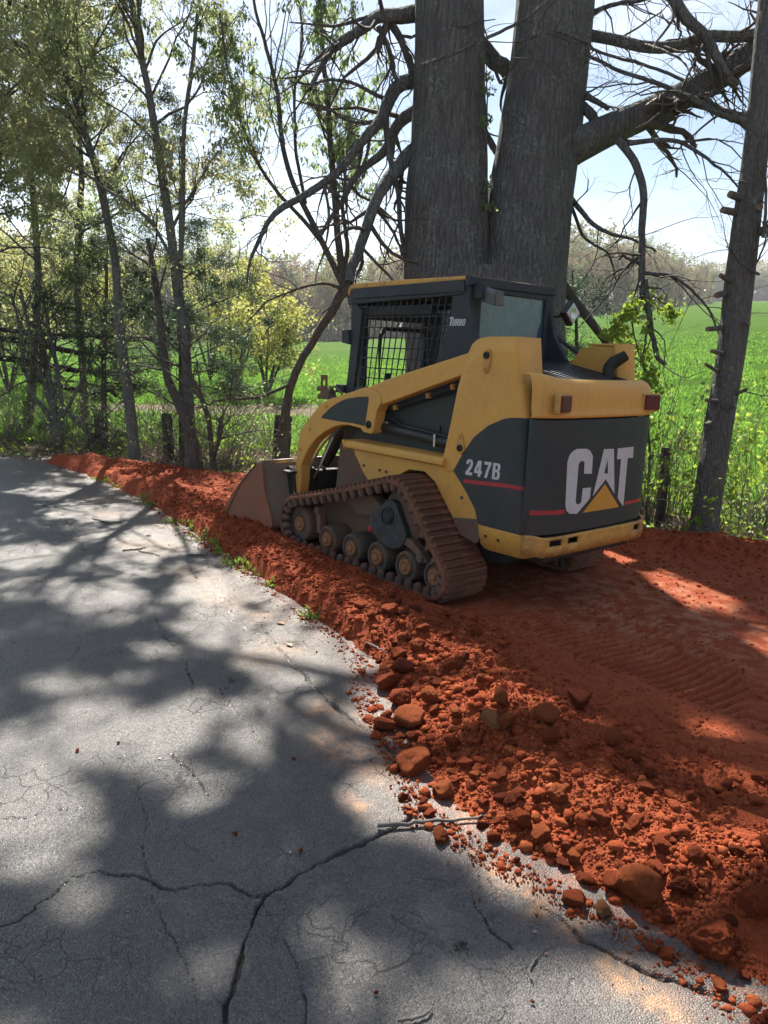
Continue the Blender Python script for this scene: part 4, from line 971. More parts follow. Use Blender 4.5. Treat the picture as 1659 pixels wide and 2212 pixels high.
def pxline(spec, K, g, wob=.01):
    """spec: (px, py, depth, radius in pixels)"""
    P = np.array([at(a, b, c) for a, b, c, _ in spec]); rad = np.array([d_*c/FPX for _, _, c, d_ in spec])
    s = np.r_[0, np.cumsum(np.linalg.norm(np.diff(P, axis=0), axis=1))]; t = np.linspace(0, s[-1], K)
    return smooth_line(P, K, g, wob), np.interp(t, s, rad)
SUN_GAPS = [(70, 1760, 150, 120), (52, 1635, 110, 45), (260, 1620, 90, 40), (350, 1570, 100, 45), (442, 1713, 70, 38), (546, 1598, 50, 28), (676, 1453, 60, 30), (468, 1345, 90, 30), (520, 1262, 120, 40), (208, 1286, 90, 30), (60, 1268, 70, 30), (640, 1500, 70, 35),
        (156, 1945, 80, 42), (312, 1925, 40, 22), (702, 2015, 85, 42), (624, 1869, 60, 30), (455, 2085, 80, 45), (800, 2123, 140, 70), (1030, 2140, 100, 50), (822, 1680, 70, 45), (980, 1960, 50, 28), (560, 1700, 55, 26), (120, 1480, 60, 22), (330, 1400, 50, 18), (1440, 2130, 160, 60), (1144, 1838, 45, 24), (780, 1570, 60, 40), (720, 1400, 70, 40), (640, 1310, 60, 35),
        (350, 1165, 100, 40), (60, 1200, 80, 30), (230, 1105, 110, 18), (100, 1060, 80, 10), (690, 1230, 120, 40), (300, 1030, 150, 16), (430, 1060, 70, 18), (950, 1520, 150, 60), (1130, 1560, 90, 40), (1100, 1680, 130, 60), (1500, 1680, 130, 45), (1600, 1850, 110, 130), (1385, 1925, 90, 60), (1250, 1800, 110, 60),
        (1450, 1220, 130, 22), (1560, 1300, 90, 26), (880, 1400, 60, 40)]
GG = []  # sun patches wanted on the ground; leaves shading them are dropped
for px, py, rx, ry in SUN_GAPS:
    c_ = on_ground(px, py, -.05)[:2]; a_ = on_ground(px+rx, py, -.05)[:2]-c_; b_ = on_ground(px, py+ry, -.05)[:2]-c_; la, lb = np.linalg.norm(a_), np.linalg.norm(b_); GG.append((c_, a_*(la+.03)/la, b_*(lb+.04)/lb))
def in_gap(S):
    """leaves left out of the crowns so chosen sun patches reach the ground"""
    k = (S[:, 2]+.05)/math.tan(SUN_EL); q = S[:, :2]-np.stack([k*math.cos(SUN_AZ), k*math.sin(SUN_AZ)], 1); hit = np.zeros(len(S), bool)
    for c_, a_, b_ in GG:
        Mi = np.linalg.inv(np.stack([a_, b_], 1)); uv = (q-c_) @ Mi.T; hit |= (uv**2).sum(1) < 1.0+.5*np.sin(uv[:, 0]*5)*np.sin(uv[:, 1]*4)
    return hit & (S[:, 2] > 3.2)
class Tree:
    def __init__(s, name, label, cat, bk, lf=None, seed=1, group=None, base=(0, 0, 0)):
        s.g = np.random.default_rng(seed); s.root = empty(name, tuple(base)); tag(s.root, label, cat, group)
        s.off = tuple(-float(b) for b in base); s.bk, s.lf = bk, lf; s.tw, s.lv = [], []
    def main(s, name, P, r, n=12, rough=.0, mat=None, label=None):
        if rough:
            K = len(P); V, F = tube_arrays(P, r, n); k = np.tile(np.arange(n), K)/n*2*math.pi; arc = np.repeat(np.r_[0, np.cumsum(np.linalg.norm(np.diff(P, axis=0), axis=1))], n)
            cx = np.cos(k)*3.2; cy = np.sin(k)*3.2; C = np.repeat(P, n, 0)
            dsp = rough*(fbm(cx*3.3, cy*3.3, arc*.9, 5, 4)+.7*(.5-np.abs(fbm(cx*6, cy*6, arc*1.4, 9, 3)))) + rough*2.2*fbm(cx*.35, cy*.35, arc*.7, 19, 2)
            V = V+norm(V-C)*dsp[:, None]
        else: V, F = tube_arrays(P, r, n)
        o = obj(name, V, F, mat or s.bk, s.root, smooth=True, loc=s.off)
        if label: o['label'] = label
        return P[None], r[None]
    def add(s, PR, n=4): s.tw.append(batch_tubes(PR[0], PR[1], n)); return PR
    def leaves(s, S, **k):
        S = S[~in_gap(S) | (s.g.uniform(0, 1, len(S)) < .03)]
        s.lv.append(leaf_quads(S, s.g, **k))
    def done(s, tname='twigs', lname='foliage'):
        if s.tw:
            V, F = cat_mesh(s.tw); o = obj(tname, V, F, TWIGM if s.bk is not DEADM else DEADM, s.root, smooth=True, loc=s.off); o['kind'] = 'stuff'
        if s.lv:
            V, F = cat_mesh(s.lv); o = obj(lname, V, F, s.lf, s.root, loc=s.off); o['kind'] = 'stuff'
        return s.root
def gz(p): return float(ground_z(np.array([p[0]]), np.array([p[1]]))[0])

# ---------------- the great forked oak behind the machine
D0 = 8.8
b0 = at(1050, 1058, D0); b0[2] = gz(b0)-.1
OLEAF = leafmat('oak_shade_clump_leaves', (.085, .085, .022), (.12, .11, .03), .45)
T = Tree('oak_tree', 'huge old oak forked into two thick grey trunks behind the loader cab', 'tree', OAKB, OLEAF, 11, base=b0)
g = T.g
bp_ = b0
def W_(px, py, d, r): return (px, py, d, r)
P, r = pxline([(1050, 1090, D0, 235), (1048, 1000, D0, 195), (1046, 850, D0, 172), (1046, 720, D0, 165), (1046, 620, D0, 160)], 40, g, 0)
P[0] = b0-np.array([0, 0, .1]); T.main('trunk', P, r, 120, .022)
P1, r1 = pxline([(985, 900, D0, 110), (972, 700, D0, 98), (962, 560, D0-.05, 90), (963, 430, D0-.1, 86), (970, 330, D0-.1, 78), (971, 200, D0-.15, 74), (971, 0, D0-.25, 74), (968, -250, D0-.4, 68), (955, -600, D0-.6, 58), (940, -1000, D0-.8, 44), (930, -1500, D0-1, 26)], 120, g, .002)
L1 = T.main('trunk', P1, r1, 120, .018)
P2, r2 = pxline([(1100, 900, D0, 112), (1118, 700, D0, 98), (1130, 560, D0, 92), (1143, 430, D0, 88), (1160, 330, D0, 84), (1180, 200, D0, 83), (1201, 0, D0-.05, 84), (1230, -250, D0-.1, 74), (1262, -600, D0-.2, 62), (1290, -1000, D0-.3, 46), (1320, -1500, D0-.3, 26)], 120, g, .002)
L2 = T.main('trunk', P2, r2, 120, .018)
crop = lambda u, v: (438.9+.2976*u, .2976*v)
c6 = lambda u, v: (713.2+.5701*u, .5701*v)
def line(pts, f, d0, d1, r0, r1):
    n = len(pts); return [(*f(*p), d0+(d1-d0)*i/(n-1), r0+(r1-r0)*i/(n-1)) for i, p in enumerate(pts)]
one = lambda a, b: (a, b)
LIMBS = [
    (line([(1190, 345), (1235, 322), (1310, 283), (1430, 233), (1560, 162), (1659, 92), (1800, 0), (1950, -130)], one, D0, D0-.9, 39, 20), 5, 20),
    (line([(1660, 560), (1560, 600), (1440, 570), (1375, 650), (1325, 800), (1285, 905), (1200, 950), (1100, 1080), (980, 1250), (800, 1380), (640, 1460), (510, 1530), (440, 1700), (360, 1830), (330, 2050)], crop, D0, D0-1.0, 17, 2.2), 4, 14),
    (line([(1325, 820), (1330, 980), (1360, 1180), (1420, 1400), (1440, 1700), (1480, 1900), (1490, 2050)], crop, D0-.2, D0-.1, 8, 4), 3, 10),
    (line([(1660, 760), (1560, 800), (1450, 850), (1375, 950), (1340, 1090), (1200, 1190), (1080, 1300), (1000, 1470), (870, 1620), (800, 1720)], crop, D0, D0+.6, 16, 3), 4, 14),
    (line([(1640, 1040), (1530, 1080), (1400, 1230), (1290, 1370), (1210, 1540), (1150, 1720), (1080, 1920), (1060, 2050)], crop, D0, D0-.8, 17, 9), 3, 10),
    (line([(1250, 1520), (1330, 1600), (1400, 1720), (1450, 1850), (1490, 1960)], crop, D0-.4, D0, 4, 2.5), 2, 6),
    (line([(1640, 90), (1530, 95), (1400, 130), (1270, 100), (1150, 220), (1010, 290), (900, 400), (820, 560), (780, 700)], crop, D0, D0-1.2, 19, 4), 5, 16),
    (line([(1270, 190), (1330, 320), (1370, 480), (1400, 600)], crop, D0-.4, D0-.2, 6, 5), 2, 8),
    (line([(1340, 130), (1450, 300), (1540, 520), (1600, 640)], crop, D0-.3, D0, 9, 6), 2, 8),
    (line([(1330, 720), (1230, 680), (1100, 600), (900, 565), (760, 600), (600, 560)], crop, D0-.2, D0-.8, 5, 2), 3, 10),
    (line([(1300, 870), (1150, 900), (1000, 860), (900, 800), (780, 780)], crop, D0-.3, D0-.7, 5, 2), 3, 10),
    (line([(960, 130), (1080, 150), (1200, 180), (1350, 170), (1420, 130), (1560, 140), (1700, 120)], c6, D0, D0-.8, 11, 12), 4, 14),
    (line([(1270, -60), (1340, 70), (1430, 150), (1480, 270), (1540, 330)], c6, D0-.9, D0-.8, 12, 9), 3, 10),
    (line([(1090, 530), (1150, 600), (1190, 720), (1185, 900), (1190, 1010), (1192, 1110)], c6, D0-.6, D0-.9, 9, 6.5), 3, 9),
    (line([(1192, 1060), (1205, 1180), (1225, 1280), (1240, 1350), (1290, 1380)], c6, D0-.9, D0-.9, 6.5, 4.5), 2, 6),
    (line([(1120, 545), (1230, 530), (1330, 530), (1420, 580), (1500, 650), (1560, 720)], c6, D0-.6, D0-1.4, 6, 2), 3, 12),
    (line([(1190, 1010), (1110, 970), (1100, 975)], c6, D0-.8, D0-.7, 4, 2.5), 1, 4),
    (line([(1190, 1035), (1290, 1040), (1360, 1080), (1440, 1150), (1460, 1200), (1500, 1290)], c6, D0-.9, D0-1.3, 4, 1.6), 2, 8),
    (line([(930, 330), (980, 370), (1045, 410)], c6, D0, D0-.3, 8, 5), 1, 4),
    (line([(880, 350), (940, 390), (990, 440), (1020, 475)], c6, D0, D0-.2, 12, 9), 1, 3),
    (line([(560, 160), (620, 230), (690, 290)], c6, D0+.3, D0+.5, 18, 15), 1, 3),
    (line([(560, 450), (600, 530), (660, 620)], c6, D0+.3, D0+.4, 8, 7), 1, 2),
    (line([(890, 720), (940, 790), (990, 850), (1060, 880), (1150, 890), (1230, 930)], c6, D0, D0-.6, 7, 2), 2, 10),
    (line([(900, 740), (960, 900), (1010, 940), (1060, 960), (1100, 1080)], c6, D0+.2, D0-.1, 4, 2), 1, 8),
    (line([(1650, 470), (1480, 440), (1380, 380), (1280, 330), (1150, 290), (1030, 240), (960, 200)], c6, D0-1.2, D0-.5, 7, 3), 3, 14),
    (line([(1590, 440), (1480, 420), (1390, 330), (1250, 260), (1130, 220), (1000, 170)], c6, D0-1.0, D0-.3, 4, 3), 3, 12),
    (line([(960, 60), (1060, 20), (1180, 10), (1240, -30)], c6, D0, D0-.6, 6, 3), 2, 12),
    (line([(700, 160), (820, 120), (900, 130), (980, 170)], c6, D0-1.0, D0-1.2, 5, 4), 1, 8),
    (line([(340, 250), (480, 200), (620, 130), (760, 60), (860, -20)], c6, D0-1.1, D0-1.1, 4, 3), 1, 8),
]
tot = []
for spec, a_, n_ in LIMBS:
    P, r = pxline(spec, 26, g, .006); L = T.main('limb', P, r, 12 if r[0] > .05 else 8, .006 if r[0] > .05 else 0)
    S1 = T.add(sprout(*L, g, n_, (.5, 1.5), (30, 70), (0, 0, -.12), 8, .24, (.25, .5), .15), 4)
    S2 = T.add(sprout(*S1, g, a_, (.2, .7), (30, 65), (0, 0, .02), 6, .26, (.45, .7), .2), 3)
    S3 = T.add(sprout(*S2, g, 2, (.08, .28), (30, 60), (0, 0, .06), 4, .2, (.5, .8), .3), 3)
# ---- out of view: leaf clumps, limbs and twigs added to shade the drive
def caster(px, py, h):
    q = on_ground(px, py, -.05); k = h/math.tan(SUN_EL); return np.array([q[0]+math.cos(SUN_AZ)*k, q[1]+math.sin(SUN_AZ)*k, h])
SHADE_BLOBS = [(100, 1160, 60), (210, 1185, 50), (340, 1255, 45), (60, 1420, 90), (180, 1410, 85), (300, 1385, 80), (400, 1345, 60), (60, 1500, 60), (420, 1440, 70), (330, 1490, 60), (500, 1465, 60), (468, 1609, 70), (560, 1560, 60), (620, 1600, 55),
    (250, 1700, 90), (205, 1690, 70), (330, 1760, 80), (450, 1800, 90), (600, 1700, 80), (700, 1650, 60), (100, 2000, 110), (250, 1900, 110), (400, 1905, 110), (560, 1850, 100), (700, 1790, 90), (800, 1900, 110), (650, 1980, 110), (500, 2050, 90), (900, 1850, 60), (300, 2050, 70),
    (200, 2150, 100), (800, 2050, 90), (1000, 1950, 80), (950, 2110, 70), (1150, 2000, 50), (650, 2160, 80), (720, 1500, 45), (640, 1310, 40), (100, 1290, 40), (30, 1080, 50), (180, 1060, 45), (60, 1030, 40), (300, 1120, 35), (0, 1850, 70), (40, 1640, 50),
    (1100, 1420, 75), (1200, 1470, 90), (1320, 1400, 90), (1330, 1530, 90), (1450, 1450, 95), (1450, 1600, 90), (1600, 1480, 100), (1600, 1600, 90), (1560, 1360, 70), (1250, 1740, 45), (1400, 1760, 45), (1700, 1350, 80), (1050, 1690, 35), (1560, 1560, 80), (1330, 1250, 50), (1500, 1260, 40), (780, 2170, 60), (420, 2170, 70), (60, 2050, 110), (300, 2160, 110), (560, 2130, 100), (420, 1990, 80), (620, 2085, 70), (860, 1990, 80), (1010, 2040, 60), (40, 1930, 60), (220, 1850, 70), (380, 1860, 60), (520, 1760, 60), (900, 2080, 60)]
cl_ = []
for i, (px, py, pr) in enumerate(SHADE_BLOBS):  # one leaf clump per shade patch, set back towards the sun
    q = on_ground(px, py, -.05); dist = float(np.dot(q-CAM, AX_F)); cl_.append((caster(px, py, 9.0+1.6*math.sin(i*2.3)+.5*dist*.2), pr*dist/FPX))
cen = np.array([c for c, _ in cl_]); order = np.argsort(cen[:, 0]*.8-cen[:, 1]); hubs = []
for grp in np.array_split(order, 7):
    C0 = cen[grp]; e = C0[-1]+np.array([0, 0, -.5]); m_ = C0.mean(0)+np.array([0, 0, -.7]); src = P1[88] if len(hubs) % 2 == 0 else P2[88]
    P = smooth_line([src, (src+m_)/2+g.normal(0, .3, 3), m_, e], 26, g, .015); T.main('limb', P, np.linspace(.12, .02, 26), 8); hubs.append(P)
HP = np.concatenate(hubs); tw_, rr_ = [], []
for c, R_ in cl_:
    s0 = HP[np.argmin(np.linalg.norm(HP-c, axis=1))]; tw_.append(smooth_line([s0, (s0+c)/2+g.normal(0, .08, 3), c], 10, g, .01)); rr_.append(np.linspace(.022, .008, 10))
    nl_ = int(260*max(R_, .12)**2/.02); nl_ = min(int(nl_*.8), 700); v = norm(g.normal(0, 1, (nl_, 3)))*(g.uniform(0, 1, (nl_, 1))**.45)*R_*np.array([1.15, 1.15, 1.5]); T.leaves(c+v, size=(.06, .12), droop=.3, wide=.6)
CT = (np.array(tw_), np.array(rr_)); T.add(CT, 4); S1 = sprout(*CT, g, 6, (.4, 1.3), (25, 60), (0, 0, 0), 6, .16, (.4, .7)); S2 = sprout(*S1, g, 2, (.15, .5), (30, 60), (0, 0, 0), 4, .16, (.5, .8))
for S_ in (S1, S2):
    k_ = ~(in_gap(S_[0][:, 2]) | in_gap(S_[0][:, -1])); T.add((S_[0][k_], S_[1][k_]), 3)

for top in (P1[95], P2[95], P1[80], P2[84]):
    for k in range(3):
        a = g.uniform(0, 2*math.pi); e = top+np.array([math.cos(a)*g.uniform(2, 4.5), math.sin(a)*g.uniform(2, 4.5), g.uniform(1, 4)])
        m_ = (top+e)/2+g.normal(0, .4, 3); P = smooth_line([top, m_, e], 16, g, .02); r = np.linspace(.11, .02, 16); L = T.main('limb', P, r, 8)
        S1 = T.add(sprout(*L, g, 7, (.6, 1.8), (30, 60), (0, 0, .1), 7), 4); S2 = T.add(sprout(*S1, g, 4, (.3, .8), (30, 60), (0, 0, .1), 5), 3)
T.done('twigs', 'crown')  # this crown holds only the clumps added for their shade
OAK = T.root

# ---------------- the single trunk at the right
b1 = at(1520, 1172, 7.25); b1[2] = gz(b1)
T = Tree('tree', 'tall bare trunk leaning right at the edge of the red soil, with sawn branch stubs', 'tree', bark('tight_grey_bark', (.105, .098, .090), (.19, .18, .165), 26, .6, .014, .16), None, 21, base=b1); g = T.g
P, r = pxline([(1516, 1195, 7.25, 31), (1521, 1120, 7.25, 29), (1540, 1000, 7.25, 28), (1556, 900, 7.25, 28), (1570, 830, 7.25, 27), (1588, 700, 7.2, 28), (1598, 600, 7.2, 28), (1612, 480, 7.2, 27), (1626, 380, 7.2, 26), (1640, 250, 7.15, 26), (1652, 120, 7.1, 26), (1668, -50, 7.1, 24), (1690, -400, 7, 18), (1710, -800, 7, 10)], 110, g, .002)
L = T.main('trunk', P, r, 64, .007)
for (x, y, dx, dy, rr_, ln) in ((1590, 424, -1, -.35, 9, 24), (1570, 455, -1, -.2, 8, 16), (1640, 448, .3, -.2, 9, 8), (1555, 636, -.8, .2, 7, 18), (1565, 600, -1, -.6, 6, 16), (1545, 760, -.9, -.2, 5, 15), (1540, 710, -1, .1, 6, 22), (1610, 700, 1, -.1, 6, 16), (1578, 880, 1, -.4, 5, 18), (1532, 865, -1, -.1, 5, 12), (1604, 845, .9, -.4, 4, 22), (1650, 500, 1, -.3, 8, 14), (1546, 1000, -.4, .1, 6, 18), (1530, 790, -.8, -.5, 4, 14)):
    P_, r_ = pxline([(x+(-24*dx), y-dy*24, 7.2, rr_), (x+dx*ln*.35, y+dy*ln*.35, 7.05, rr_*.9), (x+dx*ln*.55, y+dy*ln*.55, 7.05, rr_*.85)], 5, g, 0)
    V, F = tube_arrays(P_, r_, 10); cc = len(V); V = np.vstack([V, P_[-1]]); F = [tuple(f) for f in F]+[(cc-10+i, cc-10+(i+1) % 10, cc) for i in range(10)]
    mi = [0]*(len(F)-10)+[1]*10; obj('branch_stub', V, F, [T.bk, simple('sawn_wood', (.20, .14, .085), .8)] if 'SAWN' not in globals() else [T.bk, SAWN], T.root, mi=mi, loc=T.off, smooth=False)
    SAWN = bpy.data.materials.get('sawn_wood')
for spec in (line([(1600, 880), (1640, 870), (1659, 865), (1720, 840)], c6, 7.2, 7, 5, 4), line([(1625, 1040), (1560, 1000), (1530, 960), (1500, 940)], c6, 7.1, 6.8, 3, 1.2), line([(1640, 900), (1652, 780), (1655, 640), (1665, 500)], c6, 7.0, 6.9, 4, 2),
             line([(1604, 845), (1659, 855), (1720, 850)], one, 7.1, 6.9, 1.5, 1.0), line([(1612, 600), (1640, 560), (1659, 500), (1690, 450)], one, 7.1, 7, 2.5, 1.5)):
    P_, r_ = pxline(spec, 14, g, .01); L_ = T.main('limb', P_, r_, 6); S1 = T.add(sprout(*L_, g, 9, (.3, 1.0), (30, 70), (0, 0, -.05), 7), 3); T.add(sprout(*S1, g, 3, (.1, .4), (30, 60), (0, 0, .05), 5), 3)
S1 = T.add(sprout(P[None, 30:], r[None, 30:]*.15, g, 30, (.4, 1.4), (50, 85), (0, 0, -.1), 8, .2), 3); T.add(sprout(*S1, g, 3, (.1, .5), (30, 60), (0, 0, 0), 5), 3)
T.done()

# ---------------- trees at the left
LEAF_A = leafmat('olive_new_leaves', (.19, .245, .10), (.28, .255, .14), .62, None, .9)
LEAF_B = leafmat('fresh_green_leaves', (.16, .23, .09), (.22, .26, .12), .62, None, 1.5)
LEAF_C = leafmat('cedar_needles', (.040, .075, .040), (.065, .10, .05), .3, None, 1.2)
LEAF_Y = leafmat('yellow_green_leaves', (.31, .29, .075), (.24, .27, .075), .55, None, .8)
LEAF_G = leafmat('bright_spring_leaves', (.15, .24, .03), (.24, .30, .045), .55, None, 1.4)
def crownish(T, L, n1, n2, n3, l1, l2, l3, bias, nl, size, droop, k=3, spread=.03, wide=.42):
    g = T.g; S1 = T.add(sprout(*L, g, n1, l1, (30, 65), bias, 9, .16, (.28, .5), .18), 5); S2 = T.add(sprout(*S1, g, n2, l2, (28, 60), bias, 7, .2, (.4, .6), .2), 3); S3 = T.add(sprout(*S2, g, n3, l3, (28, 60), bias, 5, .2, (.5, .75), .2), 3)
    S = sites(np.concatenate([S3[0]]), g, nl, .1, .015); T.leaves(clusters(S, g, k, spread), size=size, droop=droop, wide=wide)
def ltree(label, spec, bk, lf, seed, rough=.004, **kw):
    b = at(*spec[0][:3]); b[2] = gz(b); T = Tree('tree', label, 'tree', bk, lf, seed, base=b)
    P, r = pxline(spec, 70, T.g, .004); P[0, 2] = b[2]-.05; L = T.main('trunk', P, r, 18, rough)
    cut = kw.pop('cut', 28); crownish(T, (L[0][:, cut:], L[1][:, cut:]), **kw); return T
T = ltree('slim grey tree with olive new leaves, its trunk rising beside a crooked brown one', [(416, 1003, 9.9, 14), (410, 930, 9.9, 12), (405, 820, 9.9, 11), (398, 720, 9.9, 10.5), (382, 620, 9.9, 10), (372, 520, 9.85, 9), (357, 420, 9.8, 9), (340, 310, 9.7, 8), (322, 200, 9.6, 7.5), (300, 90, 9.5, 7), (285, 0, 9.4, 6.5), (262, -160, 9.3, 5), (240, -400, 9.2, 3)], GREYB, LEAF_A, 31, n1=34, n2=8, n3=5, l1=(1.0, 2.7), l2=(.4, 1.1), l3=(.2, .5), bias=(0, 0, .10), nl=8600, size=(.035, .075), droop=1.0)
for sp in (line([(390, 560), (395, 470), (398, 380), (402, 270), (420, 150), (440, 20)], one, 9.8, 9.3, 6, 4), line([(372, 560), (330, 480), (270, 430), (215, 400), (130, 330)], one, 9.9, 9.6, 4, 2.5), line([(368, 500), (400, 440), (440, 380), (470, 330)], one, 9.8, 9.4, 4, 2)):
    P, r = pxline(sp, 22, T.g, .01); crownish(T, T.main('limb', P, r, 8), 10, 6, 4, (.5, 1.5), (.3, .8), (.15, .4), (0, 0, .05), 1500, (.035, .07), 1.0)
T.done()
T = ltree('straight grey tree with ringed bark standing left of the brush tangle', [(292, 992, 10.4, 13), (283, 900, 10.4, 11.5), (272, 820, 10.4, 11), (262, 740, 10.4, 11), (256, 660, 10.4, 9), (250, 560, 10.3, 8), (228, 450, 10.2, 8), (205, 350, 10.1, 7), (165, 230, 10, 6.5), (140, 120, 9.9, 6), (120, 0, 9.8, 5), (90, -200, 9.6, 3.5)], GREYB, LEAF_A, 32, n1=30, n2=8, n3=5, l1=(.9, 2.6), l2=(.4, 1.1), l3=(.2, .5), bias=(.05, .05, .08), nl=7400, size=(.035, .075), droop=1.0); T.done()
T = ltree('crooked brown trunk bending left beside the slim grey tree', [(425, 1012, 9.75, 16), (415, 950, 9.75, 13), (402, 905, 9.75, 12), (380, 860, 9.75, 10), (362, 820, 9.8, 9), (350, 740, 9.8, 8), (342, 660, 9.9, 7), (330, 600, 9.9, 6), (318, 520, 9.9, 4)], BROWNB, LEAF_B, 33, n1=12, n2=6, n3=4, l1=(.6, 1.8), l2=(.3, .9), l3=(.2, .5), bias=(0, 0, 0), nl=500, size=(.03, .05), droop=.5, cut=20); T.done()
# backing canopy: leafy trees further left and behind
for i, (spec, lf, lab, nl, sz) in enumerate([
    ([(60, 950, 13.5, 9), (70, 820, 13.5, 8), (85, 600, 13.5, 7), (70, 400, 13.4, 6), (60, 200, 13.2, 5), (50, -50, 13, 3)], LEAF_A, 'leafy tree behind the brush at the far left edge of the photo', 8500, (.05, .10)),
    ([(185, 950, 14.5, 9), (180, 820, 14.5, 8), (165, 600, 14.5, 7), (175, 380, 14.4, 6), (160, 150, 14.2, 5), (150, -100, 14, 3)], LEAF_A, 'olive leafed tree whose crown fills the gap behind the straight grey trunk', 7500, (.05, .10)),
    ([(-90, 980, 10.5, 12), (-80, 800, 10.5, 11), (-60, 500, 10.4, 9), (-30, 250, 10.2, 7), (0, 60, 10, 5), (20, -150, 9.8, 3)], LEAF_A, 'tree whose leafy boughs reach into the photo from beyond its left edge', 8000, (.04, .08))]):
    T = ltree(lab, spec, BROWNB, lf, 41+i, n1=30, n2=8, n3=4, l1=(1.2, 3.2), l2=(.5, 1.4), l3=(.2, .6), bias=(0, 0, .03), nl=nl, size=sz, droop=.9, cut=16); T.done()
# the leaning tree with fanned stems left of the cab
b2 = at(604, 1000, 10.2); b2[2] = gz(b2)
T = Tree('tree', 'leaning tree with fanned dark stems and small drooping leaves left of the cab', 'tree', BROWNB, LEAF_B, 51, base=b2); g = T.g
P, r = pxline([(606, 1003, 10.2, 13), (612, 930, 10.2, 12), (618, 880, 10.1, 9), (628, 830, 10.0, 8.5), (655, 770, 9.9, 8), (690, 715, 9.8, 8), (722, 670, 9.7, 9), (742, 625, 9.6, 10)], 50, g, .004); T.main('trunk', P, r, 16, .006)
for sp in ([(742, 640, 9.6, 9), (738, 580, 9.6, 8), (728, 500, 9.6, 7.5), (722, 420, 9.55, 7), (712, 330, 9.5, 6.5), (703, 220, 9.4, 5.5), (690, 110, 9.3, 5), (680, 0, 9.2, 4), (670, -150, 9.1, 2.5)],
           [(738, 610, 9.6, 7), (700, 530, 9.6, 6.5), (660, 450, 9.5, 6), (630, 390, 9.4, 5.5), (610, 310, 9.3, 5), (598, 200, 9.2, 4.5), (575, 100, 9.1, 4), (545, 0, 9.0, 3), (525, -120, 8.9, 2)],
           [(700, 530, 9.6, 5), (660, 480, 9.4, 4.5), (600, 420, 9.3, 4), (550, 350, 9.2, 3.6), (510, 260, 9.1, 3.2), (480, 150, 9.0, 2.8), (455, 40, 8.9, 2)],
           [(740, 600, 9.6, 6), (752, 540, 9.6, 5), (745, 450, 9.7, 4), (760, 380, 9.8, 3), (755, 300, 9.8, 2)],
           [(660, 440, 9.5, 4), (640, 330, 9.4, 3.5), (640, 200, 9.3, 3), (655, 90, 9.2, 2.5), (645, -20, 9.1, 2)]):
    P, r = pxline(sp, 40, g, .006); L = T.main('stem', P, r, 10)
    S1 = T.add(sprout(L[0][:, 6:], L[1][:, 6:], g, 16, (.5, 1.8), (20, 50), (0, 0, .22), 9, .12, (.25, .5), .1), 4); S2 = T.add(sprout(*S1, g, 5, (.2, .7), (25, 55), (0, 0, .12), 6, .16, (.4, .7), .2), 3)
    S = sites(np.concatenate([S2[0][:, :, :]]), g, 620, .3, .01); T.leaves(clusters(S, g, 4, .022), size=(.05, .085), droop=2.6, wide=.36)
P, r = pxline([(628, 830, 10.0, 4), (560, 860, 9.9, 3.5), (500, 870, 9.8, 3), (460, 880, 9.7, 2)], 18, g, .02); L = T.main('limb', P, r, 6); S1 = T.add(sprout(*L, g, 8, (.3, 1.0), (30, 60), (0, 0, .1), 6), 3)
P, r = pxline([(745, 625, 9.5, 3.5), (700, 610, 9.3, 3), (640, 620, 9.2, 2.6), (570, 650, 9.1, 2.2), (520, 700, 9.0, 1.6)], 24, g, .01); L = T.main('limb', P, r, 6); S1 = T.add(sprout(*L, g, 10, (.3, .9), (30, 60), (0, 0, -.1), 6), 3)
T.done()

# ---------------- cedars: fine dark needles in fans
def cedar(label, spec, seed, nl=16000, L1=(.7, 1.9)):
    b = at(*spec[0][:3]); b[2] = gz(b); T = Tree('cedar_tree', label, 'tree', BROWNB, LEAF_C, seed, base=b); g = T.g
    P, r = pxline(spec, 40, g, .006); P[0, 2] = b[2]; L = T.main('trunk', P, r, 10)
    S1 = T.add(sprout(L[0][:, 6:], L[1][:, 6:], g, 46, L1, (60, 95), (0, 0, -.02), 8, .12, (.25, .4), .0), 4); S2 = T.add(sprout(*S1, g, 7, (.2, .6), (30, 60), (0, 0, -.06), 6, .15), 3)
    S = sites(S2[0], g, nl, .1, .02); T.leaves(clusters(S, g, 3, .03), size=(.03, .075), droop=.2, wide=.16); T.done()
cedar('dark green cedar with drooping boughs behind the twin leaning trunks', [(395, 1000, 11.0, 8), (392, 800, 11.0, 7), (390, 600, 11, 5), (392, 430, 11, 3), (392, 300, 11, 1.5)], 61, 13000)
cedar('dark cedar between the straight grey tree and the crooked brown trunk', [(225, 960, 11.6, 7), (222, 800, 11.6, 6), (225, 640, 11.6, 4), (228, 520, 11.6, 1.5)], 62, 8000, (.6, 1.7))

